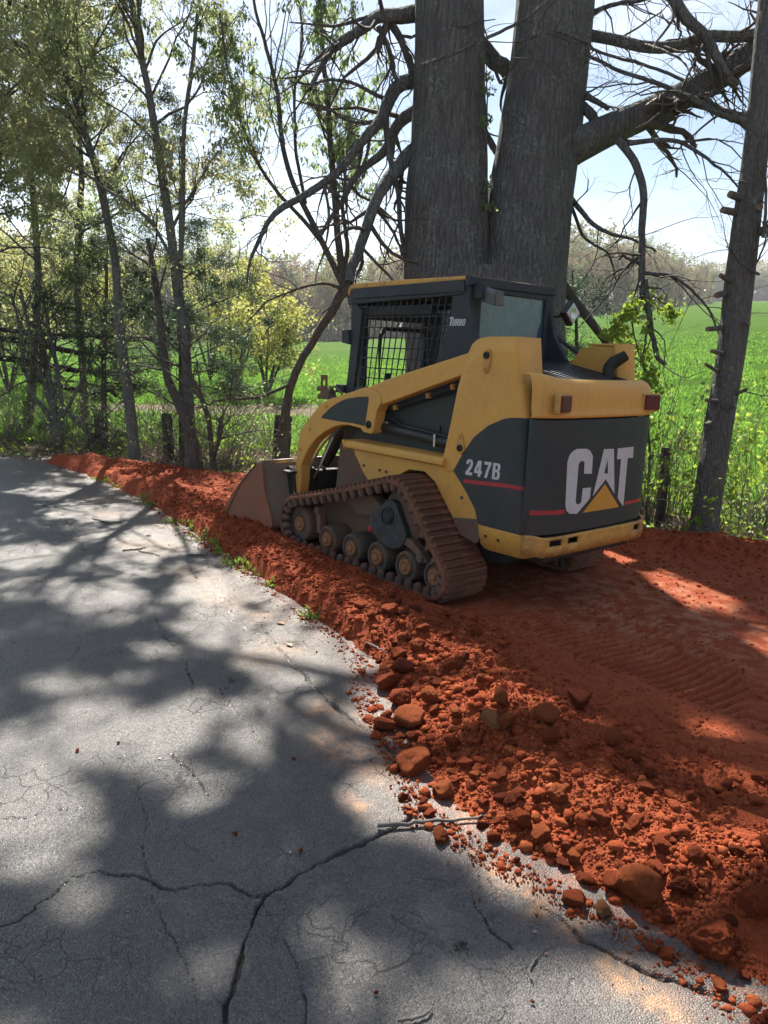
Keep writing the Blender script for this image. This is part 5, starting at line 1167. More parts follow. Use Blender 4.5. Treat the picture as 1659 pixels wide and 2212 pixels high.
# ---------------- multi-stemmed shrub trees at the far left
def multistem(label, base_px, stems, seed, lf, nl, size=(.03, .06), mat=None, name='tree'):
    b = at(*base_px); b[2] = gz(b); T = Tree(name, label, 'tree', mat or GREYB, lf, seed, base=b); g = T.g
    for sp in stems:
        P, r = pxline(sp, 30, g, .01); L = T.main('stem', P, r, 9, 0)
        S1 = T.add(sprout(L[0][:, 5:], L[1][:, 5:], g, 12, (.4, 1.6), (25, 60), (0, 0, .05), 8), 4); S2 = T.add(sprout(*S1, g, 5, (.2, .7), (30, 60), (0, 0, 0), 6), 3)
        if nl: T.leaves(sites(S2[0], g, nl, .2, .03), size=size, droop=.4)
    T.done()
multistem('bare many-stemmed tree sprouting from a dark stump beside the drive end', (125, 962, 11.3),
          [[(128, 965, 11.3, 12), (122, 900, 11.3, 9), (110, 870, 11.3, 7), (80, 790, 11.2, 5), (60, 700, 11.1, 4), (40, 620, 11, 3)],
           [(125, 960, 11.3, 9), (118, 880, 11.3, 6), (110, 800, 11.3, 5), (90, 720, 11.3, 4), (75, 650, 11.3, 3)],
           [(130, 960, 11.3, 8), (135, 880, 11.3, 5), (128, 780, 11.3, 4.5), (115, 700, 11.2, 4), (105, 640, 11.2, 3)],
           [(120, 960, 11.3, 8), (105, 890, 11.4, 6), (70, 860, 11.4, 5), (45, 790, 11.4, 4.5), (30, 700, 11.4, 4), (15, 640, 11.4, 3)],
           [(135, 900, 11.2, 4), (190, 800, 11, 3), (240, 720, 10.9, 2.5), (270, 650, 10.8, 2)],
           [(128, 880, 11.3, 6), (170, 905, 11.2, 7), (205, 940, 11.1, 6), (235, 960, 11.0, 4)]], 71, LEAF_B, 300)
multistem('thin brown tree with broken stubs right of the crooked trunk', (462, 1012, 9.7),
          [[(462, 1014, 9.7, 8), (456, 960, 9.7, 6), (450, 900, 9.7, 6), (430, 850, 9.7, 5), (405, 800, 9.7, 4), (398, 700, 9.7, 3)],
           [(460, 990, 9.7, 5), (475, 950, 9.6, 4), (478, 915, 9.6, 3)]], 72, LEAF_B, 120, mat=BROWNB)

# ---------------- yellow leafed thicket out in the field
for i, (px, py, dp, hh, ww, lf, lab) in enumerate([(505, 850, 24, 4.6, 1.5, LEAF_Y, 'bright yellow-green small tree out in the field behind the cedars'), (575, 850, 21, 3.0, 1.3, LEAF_Y, 'low yellow-leafed sapling right of the bright yellow tree'), (455, 850, 27, 5.2, 1.8, LEAF_A, 'olive thicket tree left of the bright yellow tree'),
        (90, 850, 22, 4.5, 2.2, LEAF_Y, 'yellow leafed bush glimpsed behind the fallen logs at the left'), (250, 850, 24, 4.0, 2.0, LEAF_Y, 'yellowish tree glimpsed between the left trunks'), (20, 850, 19, 4.5, 2.2, LEAF_A, 'brownish bush at the far left behind the fallen logs')]):
    b = at(px, py, dp); b[2] = gz(b); T = Tree('small_tree', lab, 'tree', BROWNB, lf, 80+i, base=b); g = T.g
    S0 = []
    for k in range(6):
        a = g.uniform(0, 6.28); e = b+np.array([math.cos(a)*ww*.6, math.sin(a)*ww*.6, hh*g.uniform(.75, 1)]); P = smooth_line([b, (b+e)/2+g.normal(0, .15, 3), e], 16, g, .02)
        L = T.main('stem', P, np.linspace(.04, .01, 16), 6); S0.append(L)
    L = (np.concatenate([a for a, _ in S0]), np.concatenate([b_ for _, b_ in S0])); S1 = T.add(sprout(*L, g, 16, (.4, 1.5), (30, 70), (0, 0, .05), 7), 3); S2 = T.add(sprout(*S1, g, 4, (.2, .7), (30, 60), (0, 0, 0), 5), 3)
    T.leaves(clusters(sites(S2[0], g, 2600, .1, .05), g, 2, .06), size=(.06, .12), droop=.3, wide=.6); T.done()
# ================================================================== clods
def ico(sub):
    bm = bmesh.new(); bmesh.ops.create_icosphere(bm, subdivisions=sub, radius=1); V = np.array([v.co[:] for v in bm.verts]); F = np.array([[v.index for v in f.verts] for f in bm.faces]); bm.free(); return V, F
I1, I2, I3, I4 = ico(1), ico(2), ico(4), ico(5)
def clod_shape(base, g, chips=9, rough=.10, sq=(1, .85, .7)):
    V = base[0].copy(); N_ = norm(g.normal(0, 1, (chips, 3))); D = g.uniform(.50, .80, chips)
    dot = V @ N_.T; k = np.where(dot > .05, D/np.maximum(dot, .05), 9).min(1); V = V*np.minimum(1, k)[:, None]
    s = g.uniform(0, 99); rad = norm(V)
    n = fbm(V[:, 0]*1.6+s, V[:, 1]*1.6, V[:, 2]*1.6, 3, 4)
    V = V+rad*(rough*1.1*n)[:, None]
    if len(V) > 200:
        V = V+rad*(rough*1.0*fbm(V[:, 0]*6+s, V[:, 1]*6, V[:, 2]*6, 8, 4, .65))[:, None]
        V = V+rad*(rough*.8*np.maximum(0, fbm(V[:, 0]*15+s, V[:, 1]*15, V[:, 2]*15, 18, 2)))[:, None]
    return V*np.array(sq)*g.uniform(.9, 1.12, 3), base[1]
def clod_mat(name, a, b_):
    b = NB(name); n = b.noise(5, 5, .65); f = b.noise(60, 5, .75); m_ = b.noise(17, 5, .7)
    c = b.mix(b.ramp(n, [(.35, 0.0), (.68, 1.0)]), a, b_); c = b.mix(b.ramp(m_, [(.50, 0.0), (.72, .6)]), c, (.34, .115, .048)); c = b.mix(b.ramp(f, [(.32, .6), (.58, 0.0)]), c, tuple(k*.45 for k in a))
    return b.pbr(c, .95, 0, b.bump(b.math('ADD', f, m_), 1.0, .012), .08)
CM = [clod_mat('red_clay_clod', (.26, .052, .020), (.35, .082, .032)), clod_mat('orange_clay_clod', (.33, .080, .028), (.42, .118, .045)), clod_mat('dark_clay_clod', (.160, .032, .016), (.22, .048, .022)), clod_mat('ochre_clay_clod', (.36, .15, .06), (.43, .21, .09))]
gC = np.random.default_rng(7)
big = [raw_mesh('clod', *clod_shape(I4 if i < 4 else I3, gC, 13+i % 6, .10), CM[i % 3], smooth=True) for i in range(12)]
med = [raw_mesh('clod', *clod_shape(I3, gC, 11+i % 6, .12), CM[[0, 0, 2, 1, 0, 2, 0, 1][i % 8]], smooth=True) for i in range(16)]
sml = [raw_mesh('clod', *clod_shape(I2, gC, 10, .16), CM[[0, 2, 0, 1][i % 4]], smooth=True) for i in range(12)]
def aim(px, py, rad):
    q = on_ground(px, py, 0.0)
    for _ in range(6):
        z = float(ground_z(np.array([q[0]]), np.array([q[1]]))[0]); q = on_ground(px, py, z+rad*.35)
    return q
def place_clod(x, y, rad, me, label, group=None, sink=.35, rotz=None):
    o = bpy.data.objects.new('clod', me); link(o); z = float(ground_z(np.array([x]), np.array([y]))[0])
    o.location = (x, y, z+rad*(.72-sink)); o.scale = (rad, rad, rad); o.rotation_euler = (gC.uniform(-.4, .4), gC.uniform(-.4, .4), gC.uniform(0, 6.28) if rotz is None else rotz)
    tag(o, label, 'clod', group); return o
NAMED = [
 (1385, 1925, 50, 1, 'biggest orange-brown clod, blunt and wedge shaped, near the lower edge of the heap'), (1545, 2030, 56, 0, 'huge red clod sitting out on the asphalt at the lower right'),
 (1632, 1950, 44, 0, 'large red clod cut by the right edge of the photo'), (1475, 1915, 28, 2, 'dark red clod between the two biggest ones'), (1242, 1942, 27, 0, 'bright red wedge clod lying out on the asphalt left of the biggest clod'),
 (1303, 1966, 20, 3, 'small pale ochre stone on the asphalt under the biggest clod'), (1322, 1905, 26, 0, 'lumpy red clod touching the biggest clod on its left'), (1266, 1898, 20, 0, 'knobbly red clod above the bright wedge clod'),
 (1212, 1893, 16, 2, 'dark red clod at the tip of the heap near the long stick end'), (1500, 1850, 22, 0, 'red clod behind the biggest clod to the right'), (1240, 1852, 20, 1, 'flat orange clod above the lower rim of the heap'),
 (1165, 1800, 22, 1, 'orange rounded clod at the heap rim near the long stick'), (1125, 1776, 25, 0, 'rounded red clod up from the end of the long stick'), (1185, 1838, 18, 0, 'crumbly red clod just right of the long stick end'),
 (1062, 1808, 20, 0, 'flat red clod touching the tip of the long stick'), (1108, 1815, 11, 1, 'small orange cube-like clod by the long stick'), (1040, 1786, 16, 2, 'dark red clod at the heap corner above the long stick'), (1205, 1726, 28, 1, 'blunt pyramid clod half way up the lower heap'),
 (895, 1648, 36, 1, 'broad flat orange clod where the heap meets the asphalt below the crack end'), (830, 1567, 22, 0, 'round red clod lying alone on the asphalt left of the heap'), (885, 1556, 33, 1, 'brown-orange angular clod beside the lone round one'),
 (868, 1512, 28, 0, 'tall red clod above the brown-orange angular one'), (838, 1474, 28, 0, 'rough round red clod at the asphalt edge below the track'), (872, 1444, 24, 2, 'dark red clod tucked behind the rough round one'), (858, 1415, 20, 0, 'red lump on top of the small stack below the track'),
 (892, 1590, 15, 0, 'small red clod below the brown-orange angular one'), (935, 1508, 24, 1, 'smooth rounded orange clod in the upper heap'), (985, 1546, 18, 1, 'oval orange clod right of the smooth rounded one'), (978, 1608, 20, 0, 'cracked red clod in the middle of the upper heap'),
 (1082, 1522, 24, 1, 'pale lit clod on the ridge of the upper heap'), (1088, 1560, 25, 1, 'flat topped orange clod lit along its upper edge'), (1062, 1580, 24, 3, 'pale orange slab clod below the flat topped one'), (1182, 1546, 28, 1, 'big pale orange clod at the right end of the upper heap'),
 (1192, 1592, 22, 0, 'square red clod just below the big pale orange one'), (1250, 1508, 30, 2, 'dark wide clod in the shade on the pad'), (1218, 1520, 14, 2, 'small dark clod left of the wide shaded one'), (1326, 1596, 22, 1, 'orange clod standing alone in the shade of the pad'), (1368, 1634, 20, 0, 'rounded red clod below the lone orange one'),
 (940, 1535, 14, 0, 'small clod wedged among the upper heap clods'), (1020, 1495, 13, 0, 'small clod on the upper rim of the heap'), (1572, 1690, 15, 0, 'red clod near the right edge in the sunlit patch'), (1645, 1680, 18, 0, 'clod at the right edge beside the sunlit patch'),
 (730, 1325, 13, 0, 'clod on the berm right of the small weeds'), (800, 1380, 14, 0, 'round clod above the stack at the asphalt edge'), (915, 1370, 14, 0, 'reddish clod behind the rear of the left track'), (985, 1312, 5, 3, 'pebble-sized clod just behind the rear end of the track'),
 (1612, 2110, 14, 0, 'small clod at the bottom right on the asphalt'), (1118, 1858, 9, 2, 'dark crumb clod alone on the asphalt right of the stick'), (1660, 1830, 24, 0, 'clod at the right edge above the big red one'),
 (508, 1802, 7, 1, 'little orange clod alone on the open asphalt left of the big crack'), (650, 1840, 6, 0, 'little red clod on the asphalt by a pale leaf scrap'), (167, 1622, 5, 0, 'tiny red clod far left on the asphalt'), (255, 1605, 4, 0, 'tiny red crumb right of the far left one'),
 (891, 1789, 5, 0, 'tiny red clod on the asphalt above the long stick'), (635, 1640, 4, 0, 'tiny red crumb on the asphalt left of the tan smear'), (812, 2145, 5, 0, 'tiny orange crumb near the bottom middle of the asphalt'), (1150, 2165, 5, 1, 'tiny orange crumb low on the asphalt between tan smears'), (1395, 2010, 9, 0, 'small red crumb on the asphalt under the biggest clod')]
taken = []
for i, (px, py, pr, mi_, lab) in enumerate(NAMED):
    q = on_ground(px, py, .0 if pr > 12 else -.05); rad = pr*np.dot(q-CAM, AX_F)/FPX*1.15; q = aim(px, py, rad); rad = pr*np.dot(q-CAM, AX_F)/FPX*1.22
    pool = big if pr > 20 else (med if pr > 9 else sml); me = pool[i % len(pool)]
    o = place_clod(q[0], q[1], rad, me, lab, sink=.30 if pr > 12 else .12); taken.append((q[0], q[1], rad))
    if o.data.materials[0] != CM[mi_]:
        o.material_slots[0].link = 'OBJECT'; o.material_slots[0].material = CM[mi_]
def pile_w(x, y):
    d, b = dirt_d(x, y); near = sstep(.75, -.15, x); return near*np.exp(-((d-.30)/.42)**2)*(d > -.12)+(1-near)*.55*np.exp(-((d-.25)/.3)**2)*(d > -.05)*(x < 4.5)+.18*np.exp(-((b-.4)/.4)**2)*(b > 0)+.05*(d > 0)*(b > 0)
def scatter(n, seed, sharp=1.0, xr=(-2.4, 7.5), yr=(-3.2, 2.6)):
    g = np.random.default_rng(seed); out = []
    while sum(len(a) for a in out) < n:
        x = g.uniform(*xr, 4000); y = g.uniform(*yr, 4000); w_ = pile_w(x, y)**sharp; k = (g.uniform(0, 1, 4000) < w_) & ~((np.abs(np.abs(y)-.65) < .26) & (x > .45) & (x < 2.5))
        out.append(np.stack([x[k], y[k]], 1))
    return np.concatenate(out)[:n]
pts = scatter(1400, 90, 1.6, (-2.2, .9), (.8, 2.45)); dq = dirt_d(pts[:, 0], pts[:, 1])[0]; kq = gC.uniform(0, 1, len(pts)) < 1.3*np.exp(-((dq-.08)/.20)**2)+.22*np.exp(-((dq-.6)/.4)**2)+.8*sstep(-.5, .1, pts[:, 0])*np.exp(-((dq-.3)/.35)**2); pts = pts[kq][:262]; k = 0
labs = ('clay clod among the many in the rubble heap along the asphalt', 'clod of broken clay along the dirt berm')
for x, y in pts:
    rad = float(np.clip(.022*(1+gC.pareto(3.2)), .022, .060)); 
    if any((x-a)**2+(y-b_)**2 < (rad*.7+c*.8)**2 for a, b_, c in taken[:60]): continue
    heap = x < .6; me = (med if rad > .022 else sml)[k % (16 if rad > .022 else 12)]; k += 1
    tone = {'red_clay_clod': 'red', 'orange_clay_clod': 'orange', 'dark_clay_clod': 'dark red', 'ochre_clay_clod': 'ochre'}[me.materials[0].name]; size_ = 'large' if rad > .036 else ('mid-sized' if rad > .027 else 'small')
    dd1 = float(dirt_d(np.array([x]), np.array([y]))[0][0]); side = 'at the asphalt rim' if dd1 < .25 else ('in the middle' if dd1 < .7 else 'on the inner side')
    part_ = 'lower end of the rubble heap' if x < -1.2 else ('middle of the rubble heap' if x < -.5 else ('upper end of the rubble heap' if x < .35 else 'berm beside the track'))
    place_clod(x, y, rad, me, '%s %s clod %s of the %s' % (size_, tone, side, part_), '%s clods in the %s' % (size_, part_), sink=.52)
# crumbs: nobody could count them
def crumbs(n, seed, r0, r1, base, name, xr=(-2.4, 7.5), yr=(-3.2, 2.6), mt=0, sharp=1.0):
    P = scatter(n, seed, sharp, xr, yr); g = np.random.default_rng(seed+1); z = ground_z(P[:, 0], P[:, 1]); rad = np.clip(r0*(1+g.pareto(2.3, n)), r0, r1)
    B = base[0]; nb = len(B); var = [clod_shape(base, g, 5, .25)[0] for _ in range(12)]; v = np.stack(var)[g.integers(0, 12, n)]
    a = g.uniform(0, 6.28, n); c, s = np.cos(a), np.sin(a); X_ = v[:, :, 0]*c[:, None]-v[:, :, 1]*s[:, None]; Y_ = v[:, :, 0]*s[:, None]+v[:, :, 1]*c[:, None]
    V = np.stack([X_*rad[:, None]+P[:, :1], Y_*rad[:, None]+P[:, 1:], v[:, :, 2]*rad[:, None]+(z+rad*.12)[:, None]], -1).reshape(-1, 3)
    F = (base[1][None]+np.arange(n)[:, None, None]*nb).reshape(-1, 3); o = obj(name, V, F, CM[mt], smooth=False); o['kind'] = 'stuff'
crumbs(15000, 101, .0035, .016, I1, 'soil_crumbs', (-2.3, 1.4), (-.2, 2.45), 0)
crumbs(7000, 105, .004, .013, I1, 'soil_crumbs', (-2.3, 1.4), (-.2, 2.45), 1)
crumbs(550, 111, .012, .028, I2, 'soil_crumbs', (-2.3, 1.2), (.6, 2.45), 0, 1.7)
crumbs(260, 115, .011, .026, I2, 'soil_crumbs', (-2.3, 1.2), (.6, 2.45), 1, 1.7)
crumbs(14000, 119, .0025, .008, I1, 'soil_crumbs', (-2.3, 1.4), (-.2, 2.45), 0)
crumbs(9000, 121, .006, .022, I1, 'soil_crumbs', (.6, 6.5), (-.3, 1.6), 0)
crumbs(7000, 131, .006, .024, I1, 'soil_crumbs', (-2.3, 3.0), (-3.0, -.5), 0)
# a few crumbs spilled on the drive
g = np.random.default_rng(140); n = 420; x = g.uniform(-2.2, 4, n); y = edge_y(x)+.01+g.exponential(.06, n); rad = g.uniform(.002, .006, n)
V = (I1[0][None]*rad[:, None, None]*g.uniform(.7, 1.2, (n, 12 if len(I1[0]) == 12 else len(I1[0]), 1))+np.stack([x, y, -.05+rad*.5], 1)[:, None]).reshape(-1, 3)
F = (I1[1][None]+np.arange(n)[:, None, None]*len(I1[0])).reshape(-1, 3); o = obj('spilled_crumbs', V, F, CM[0]); o['kind'] = 'stuff'

# ================================================================== sticks, dead leaves
def stick(label, pts, z, mat=DEADM, name='stick', twigs=(), wob=.004, zt=.008):
    g = np.random.default_rng(abs(hash(label)) % 1000 if False else len(label)*7+len(pts))
    P = []; rr = []
    for px, py, pr in pts:
        q = on_ground(px, py, z); q[2] = z; P.append(q); rr.append(pr*np.dot(q-CAM, AX_F)/FPX)
    P = np.array(P); P[:, 2] = z+max(rr)*1.1; r = np.array(rr); K = 16; s = np.linspace(0, len(P)-1, K)
    Q = np.stack([np.interp(s, range(len(P)), P[:, i]) for i in range(3)], 1); Q[1:-1, :2] += g.normal(0, wob, (K-2, 2)); Q[:, 2] += np.abs(g.normal(0, .002, K)); r = np.interp(s, range(len(P)), r)
    V, F = tube_arrays(Q, np.maximum(r, .0012), 7); parts = [(V, F)]
    for t, a, b_, pr in twigs:
        q = on_ground(a, b_, z); q[2] = z+.01; p0 = Q[int(t*(K-1))]; W = smooth_line([p0, (p0+q)/2+g.normal(0, .006, 3), q], 7, g); parts.append(tube_arrays(W, np.linspace(max(.0016, r[int(t*(K-1))]*.5), .0010, 7), 5))
    V, F = cat_mesh(parts); tag(obj(name, V, F, mat, smooth=True), label, 'stick')
ZA = -.05
stick('long bare crooked stick lying on the asphalt and pointing at the clod heap', [(815, 1788, 5), (880, 1786, 4.5), (925, 1779, 4.2), (980, 1778, 3.6), (1030, 1770, 2.8), (1060, 1763, 1.8)], ZA, twigs=((.93, 1085, 1783, 1),), wob=.003)
stick('short thick curved stick on the asphalt at the bottom edge of the photo', [(858, 2208, 4), (890, 2206, 4), (920, 2196, 3.4), (933, 2180, 2.5)], ZA, wob=.001)
stick('thin bent twig on the asphalt left of the tan smears', [(1160, 2070, 2), (1143, 2095, 2.2), (1146, 2115, 1.6), (1152, 2125, 1)], ZA, wob=.001)
stick('forked straw-thin twig on the asphalt below the long stick', [(1030, 1885, 1.2), (1033, 1920, 1.4), (1042, 1948, 1.2)], ZA, twigs=((.9, 1080, 1925, 1), (.1, 1060, 1900, 1)), wob=.002)
stick('stubby brown stick with side twigs on the asphalt low in the middle', [(980, 2046, 4), (1008, 2042, 4)], ZA, twigs=((.6, 1003, 2062, 1), (.8, 1012, 2058, 1)), mat=TWIGM)
stick('thin pale twig hanging from the clods beside the ochre stone', [(1320, 1990, 1.5), (1338, 2005, 1.6), (1330, 2030, 1.6), (1322, 2045, 1)], ZA, wob=.001)
stick('dark twig lying across the sunlit asphalt left of the bucket', [(265, 1192, 1.8), (300, 1188, 1.8), (315, 1184, 1)], ZA, mat=TWIGM)
stick('pale twig beside the dark one on the sunlit asphalt', [(298, 1192, 1.2), (325, 1196, 1.3), (345, 1202, 1)], ZA)
stick('short dark stick by the weeds in front of the bucket', [(405, 1200, 1.6), (448, 1202, 1.6)], ZA, mat=TWIGM)
stick('dead branch lying on the far part of the drive', [(125, 1013, 1.2), (160, 1008, 1.4), (215, 1003, 1)], ZA, twigs=((.5, 150, 1022, 1),))
stick('bent dark twig on the far asphalt below the tan dust', [(200, 1122, 1.2), (235, 1132, 1.5), (260, 1128, 1)], ZA, mat=TWIGM)
stick('muddy root lying in the shaded red pad', [(1028, 1432, 3), (1060, 1448, 4), (1100, 1458, 3.5), (1165, 1468, 2)], .02, mat=simple('muddy_root', (.22, .085, .045), .9), twigs=((.2, 1040, 1425, 2),))
stick('thin grey stick poking out of the berm over the asphalt edge', [(790, 1390, 1.6), (808, 1398, 2), (835, 1412, 1.4)], .0)
stick('hair-thin curved twig on the asphalt beside the clod stack', [(735, 1370, .9), (745, 1400, .9), (742, 1425, .9)], ZA)
stick('small forked twig on the asphalt near the clod stack', [(755, 1425, .9), (785, 1450, 1), (790, 1440, .9)], ZA)
DLM = [simple('dead_leaf_tan', (.30, .17, .10), .7, 0, .25, 40, .2), simple('dead_leaf_brown', (.12, .065, .038), .8, 0, .3, 40, .2), simple('dead_leaf_pale', (.45, .34, .26), .7, 0, .2, 40, .1)]
DL = [(607, 1348, 12, 0, 'tan dead leaf on the asphalt under the small weed'), (625, 1394, 11, 2, 'curled pale brown leaf beside the long edge crack'), (722, 1360, 8, 0, 'small tan leaf by the asphalt edge'), (500, 1320, 5, 1, 'brown leaf scrap on the sunlit asphalt centre left'),
      (321, 1157, 10, 1, 'dark crumpled leaf near the bucket on the asphalt'), (225, 1183, 4, 1, 'tiny dark leaf scrap on the far asphalt'), (30, 1390, 5, 1, 'brown leaf scrap at the left side of the asphalt'), (80, 1255, 5, 1, 'dark leaf scrap far left in the shadow'), (500, 1470, 10, 1, 'long curled brown leaf in the dappled middle of the asphalt'),
      (627, 1843, 5, 2, 'pale pinkish leaf scrap near the big crack'), (345, 1640, 5, 2, 'pale leaf scrap by the dark pothole crack'), (1020, 1845, 12, 0, 'orange-brown leaf with a twig below the long stick'), (1155, 2015, 6, 2, 'pale leaf scrap on the tan smears'), (150, 1330, 5, 1, 'brown scrap on the sunlit left asphalt'), (1180, 2062, 5, 0, 'tan crumb leaf above the bent twig')]
for i, (px, py, pr, m_, lab) in enumerate(DL):
    q = on_ground(px, py, ZA); L_ = 2*pr*np.dot(q-CAM, AX_F)/FPX; g = np.random.default_rng(500+i); a = g.uniform(0, 6.28); V, F = [], []; K = 9
    for k in range(K):
        t = k/(K-1); w_ = .28*math.sin(math.pi*min(1, t*1.08))*(1+.25*math.sin(k*2.6+i)); V += [(t-.5, -w_, .10*(1-abs(2*t-1))+.05*math.sin(3*t+i)), (t-.5, 0, .02+.04*t), (t-.5, w_, .12*math.sin(math.pi*t)+.02)]
    F = [(3*k+j, 3*k+3+j, 3*k+4+j, 3*k+1+j) for k in range(K-1) for j in range(2)]
    V = np.array(V)*L_; c, s = math.cos(a), math.sin(a); V = np.stack([V[:, 0]*c-V[:, 1]*s, V[:, 0]*s+V[:, 1]*c, V[:, 2]+.003], 1)
    o = obj('dead_leaf', V, F, DLM[m_], smooth=True, loc=(q[0], q[1], ZA)); tag(o, lab, 'leaf')

# ================================================================== weeds along the drive edge
WEED = leafmat('weed_leaves', (.14, .22, .04), (.24, .30, .06), .45, None, 12)
def plant(name, label, cat, pos, n_st, hgt, spread, leaf, nl, seed, lf=WEED, st=None, group=None, wide=.55, twig=.0016, sub=0):
    g = np.random.default_rng(seed); root = empty(name, tuple(pos)); tag(root, label, cat, group); off = tuple(-float(c) for c in pos); tw = []; allP = []
    K = 9; a = g.uniform(0, 6.28, n_st); rr = spread*np.sqrt(g.uniform(.02, 1, n_st)); C_ = np.empty((n_st, K, 3)); p = np.array(pos)+np.stack([np.cos(a)*rr*.25, np.sin(a)*rr*.25, 0*a], 1); d = norm(np.stack([np.cos(a)*rr, np.sin(a)*rr, hgt*g.uniform(.6, 1.1, n_st)], 1)); Ln = hgt*g.uniform(.6, 1.15, n_st)+rr*.5
    C_[:, 0] = p
    for k in range(1, K): d = norm(d+g.normal(0, .13, (n_st, 3))+np.array([0, 0, -.04])); C_[:, k] = C_[:, k-1]+d*(Ln/(K-1))[:, None]
    C_[:, :, 2] = np.maximum(C_[:, :, 2], pos[2]+.005)
    r_ = np.full((n_st, 1), twig)*np.linspace(1.4, .5, K)[None]; tw.append(batch_tubes(C_, r_, 4)); S0 = (C_, r_)
    if sub: S0 = sprout(C_, r_, g, sub, (hgt*.2, hgt*.5), (30, 70), (0, 0, .05), 6, .2); tw.append(batch_tubes(*S0, 3))
    V, F = cat_mesh(tw); o = obj('stems', V, F, st or TWIGM, root, smooth=True, loc=off); o['kind'] = 'stuff'
    if nl:
        V, F = leaf_quads(sites(S0[0], g, nl, .25, leaf*.25), g, (leaf*.6, leaf*1.2), .1, wide); V[:, 2] = np.maximum(V[:, 2], pos[2]+.004); o = obj('foliage', V, F, lf, root, loc=off); o['kind'] = 'stuff'
    return root
GST = simple('green_stem', (.10, .14, .04), .7)
WD = [(436, 1168, .10, .13, 'leafy weed clump at the asphalt edge just below the bucket corner'), (462, 1180, .09, .10, 'second weed clump touching the one below the bucket corner'), (402, 1142, .07, .12, 'grassy weed patch left of the bucket on the asphalt edge'), (375, 1128, .05, .10, 'low grey-green weed where the bucket shadow starts'),
      (312, 1082, .08, .10, 'yellow-green weed on the drive edge half way to the far end'), (335, 1092, .07, .08, 'small bright weed right beside the half-way one'), (258, 1052, .10, .12, 'tall grassy weed tuft on the far drive edge'), (232, 1043, .06, .10, 'bright low weed left of the tall grassy tuft'), (215, 1036, .05, .12, 'small weed near the far tip of the drive edge'),
      (500, 1220, .07, .08, 'weed with pale leaves creeping onto the asphalt'), (540, 1228, .08, .11, 'largest trailing weed at the asphalt edge beside the track front'), (568, 1240, .06, .07, 'short weed at the right end of the trailing one'), (675, 1334, .06, .06, 'lone small weed at the asphalt edge beside the berm'), (588, 1268, .03, .04, 'tiny sprout on the asphalt edge between weeds'), (480, 1190, .05, .09, 'sparse weed between the two bigger clumps')]
for i, (px, py, h, sp, lab) in enumerate(WD):
    q = on_ground(px, py, ZA); plant('weed', lab, 'weed', (q[0], q[1], ZA), 13, h*1.05, sp*1.2, .033, 62, 600+i, st=GST)

# ================================================================== fence
fr = empty('wire_fence', tuple(np.array([1.1, -2.9, 0.0]))); tag(fr, 'old wire fence with leaning dark posts between the trees and the field', 'fence'); foff = (-1.1, 2.9, 0)
POST = simple('dark_old_post', (.055, .045, .038), .9, 0, .4, 18, .7, .01); tops = []
FP = [(1425, 1150, 1436, 968, 7.9, 11), (605, 1000, 611, 898, 10.6, 20), (367, 1000, 360, 895, 10.9, 11), (212, 975, 210, 893, 12.0, 6.5), (60, 960, 57, 870, 13.2, 7), (1300, 1140, 1304, 990, 8.3, 7), (1760, 1260, 1780, 1040, 7.3, 11)]
FP = sorted(FP)
for (xb, yb, xt, yt, dp, pr) in FP:
    B_, T_ = at(xb, yb, dp), at(xt, yt, dp); B_[2] = min(B_[2], gz(B_))-.05; r_ = pr*dp/FPX; g = np.random.default_rng(int(xb))
    P = smooth_line([B_, T_], 12, g, .004); V, F = tube_arrays(P, np.full(12, r_)*g.uniform(.93, 1.07, 12), 9); n0 = len(V); V = np.vstack([V, P[-1]+np.array([0, 0, .004])]); F = [tuple(f) for f in F]+[(n0-9+i, n0-9+(i+1) % 9, n0) for i in range(9)]
    obj('post', V, F, POST, fr, loc=foff, smooth=False); tops.append((B_, T_))
WIRE = simple('rusty_wire', (.10, .085, .075), .6, .6)
for fz in (.90, .66, .44, .24, .10):
    P = []
    for (b_, t_), (b2_, t2_) in zip(tops[:-1], tops[1:]):
        a_, c_ = b_+(t_-b_)*fz, b2_+(t2_-b2_)*fz
        for k in range(8): s_ = k/8; q = a_+(c_-a_)*s_; q[2] -= .05*math.sin(math.pi*s_); P.append(q)
    P.append(tops[-1][0]+(tops[-1][1]-tops[-1][0])*fz); V, F = tube_arrays(np.array(P), np.full(len(P), .0022), 4); obj('wire', V, F, WIRE, fr, loc=foff)

# ================================================================== shrubs, brambles, litter
BR = simple('bramble_cane', (.17, .14, .11), .8, 0, .35, 20, 0)
gS = np.random.default_rng(900)
def fy_at(x): return float(np.interp(x, FENCE[:, 0], FENCE[:, 1]))
n_ = 0
for px in np.arange(-60, 640, 26):                                        # brush along the left fence row
    q = at(px+gS.uniform(-10, 10), 990, gS.uniform(9.9, 12.2) if px > 350 else gS.uniform(11.0, 13.5)); x, y = q[0], q[1]
    if float(dirt_d(np.array([x]), np.array([y]))[1][0]) > .0 and x < 8.2: y = float(back_y(x))-.25
    leafy = n_ % 3 != 0; h = gS.uniform(.55, 1.25)
    plant('bramble', '%s in the fence row %s' % ('low leafy bramble tangle' if leafy else 'low bare grey bramble tangle', 'at the far left' if px < 120 else ('around the straight grey tree' if px < 300 else ('behind the twin trunks' if px < 460 else 'left of the bucket'))), 'bramble', (x, y, gz((x, y))), 16, h, h*.9, .045, 170 if leafy else 25, 900+n_, lf=LEAF_G if n_ % 2 else LEAF_B, st=BR, group='leafy brambles in the fence row' if leafy else 'bare brambles in the fence row', twig=.004, sub=6); n_ += 1
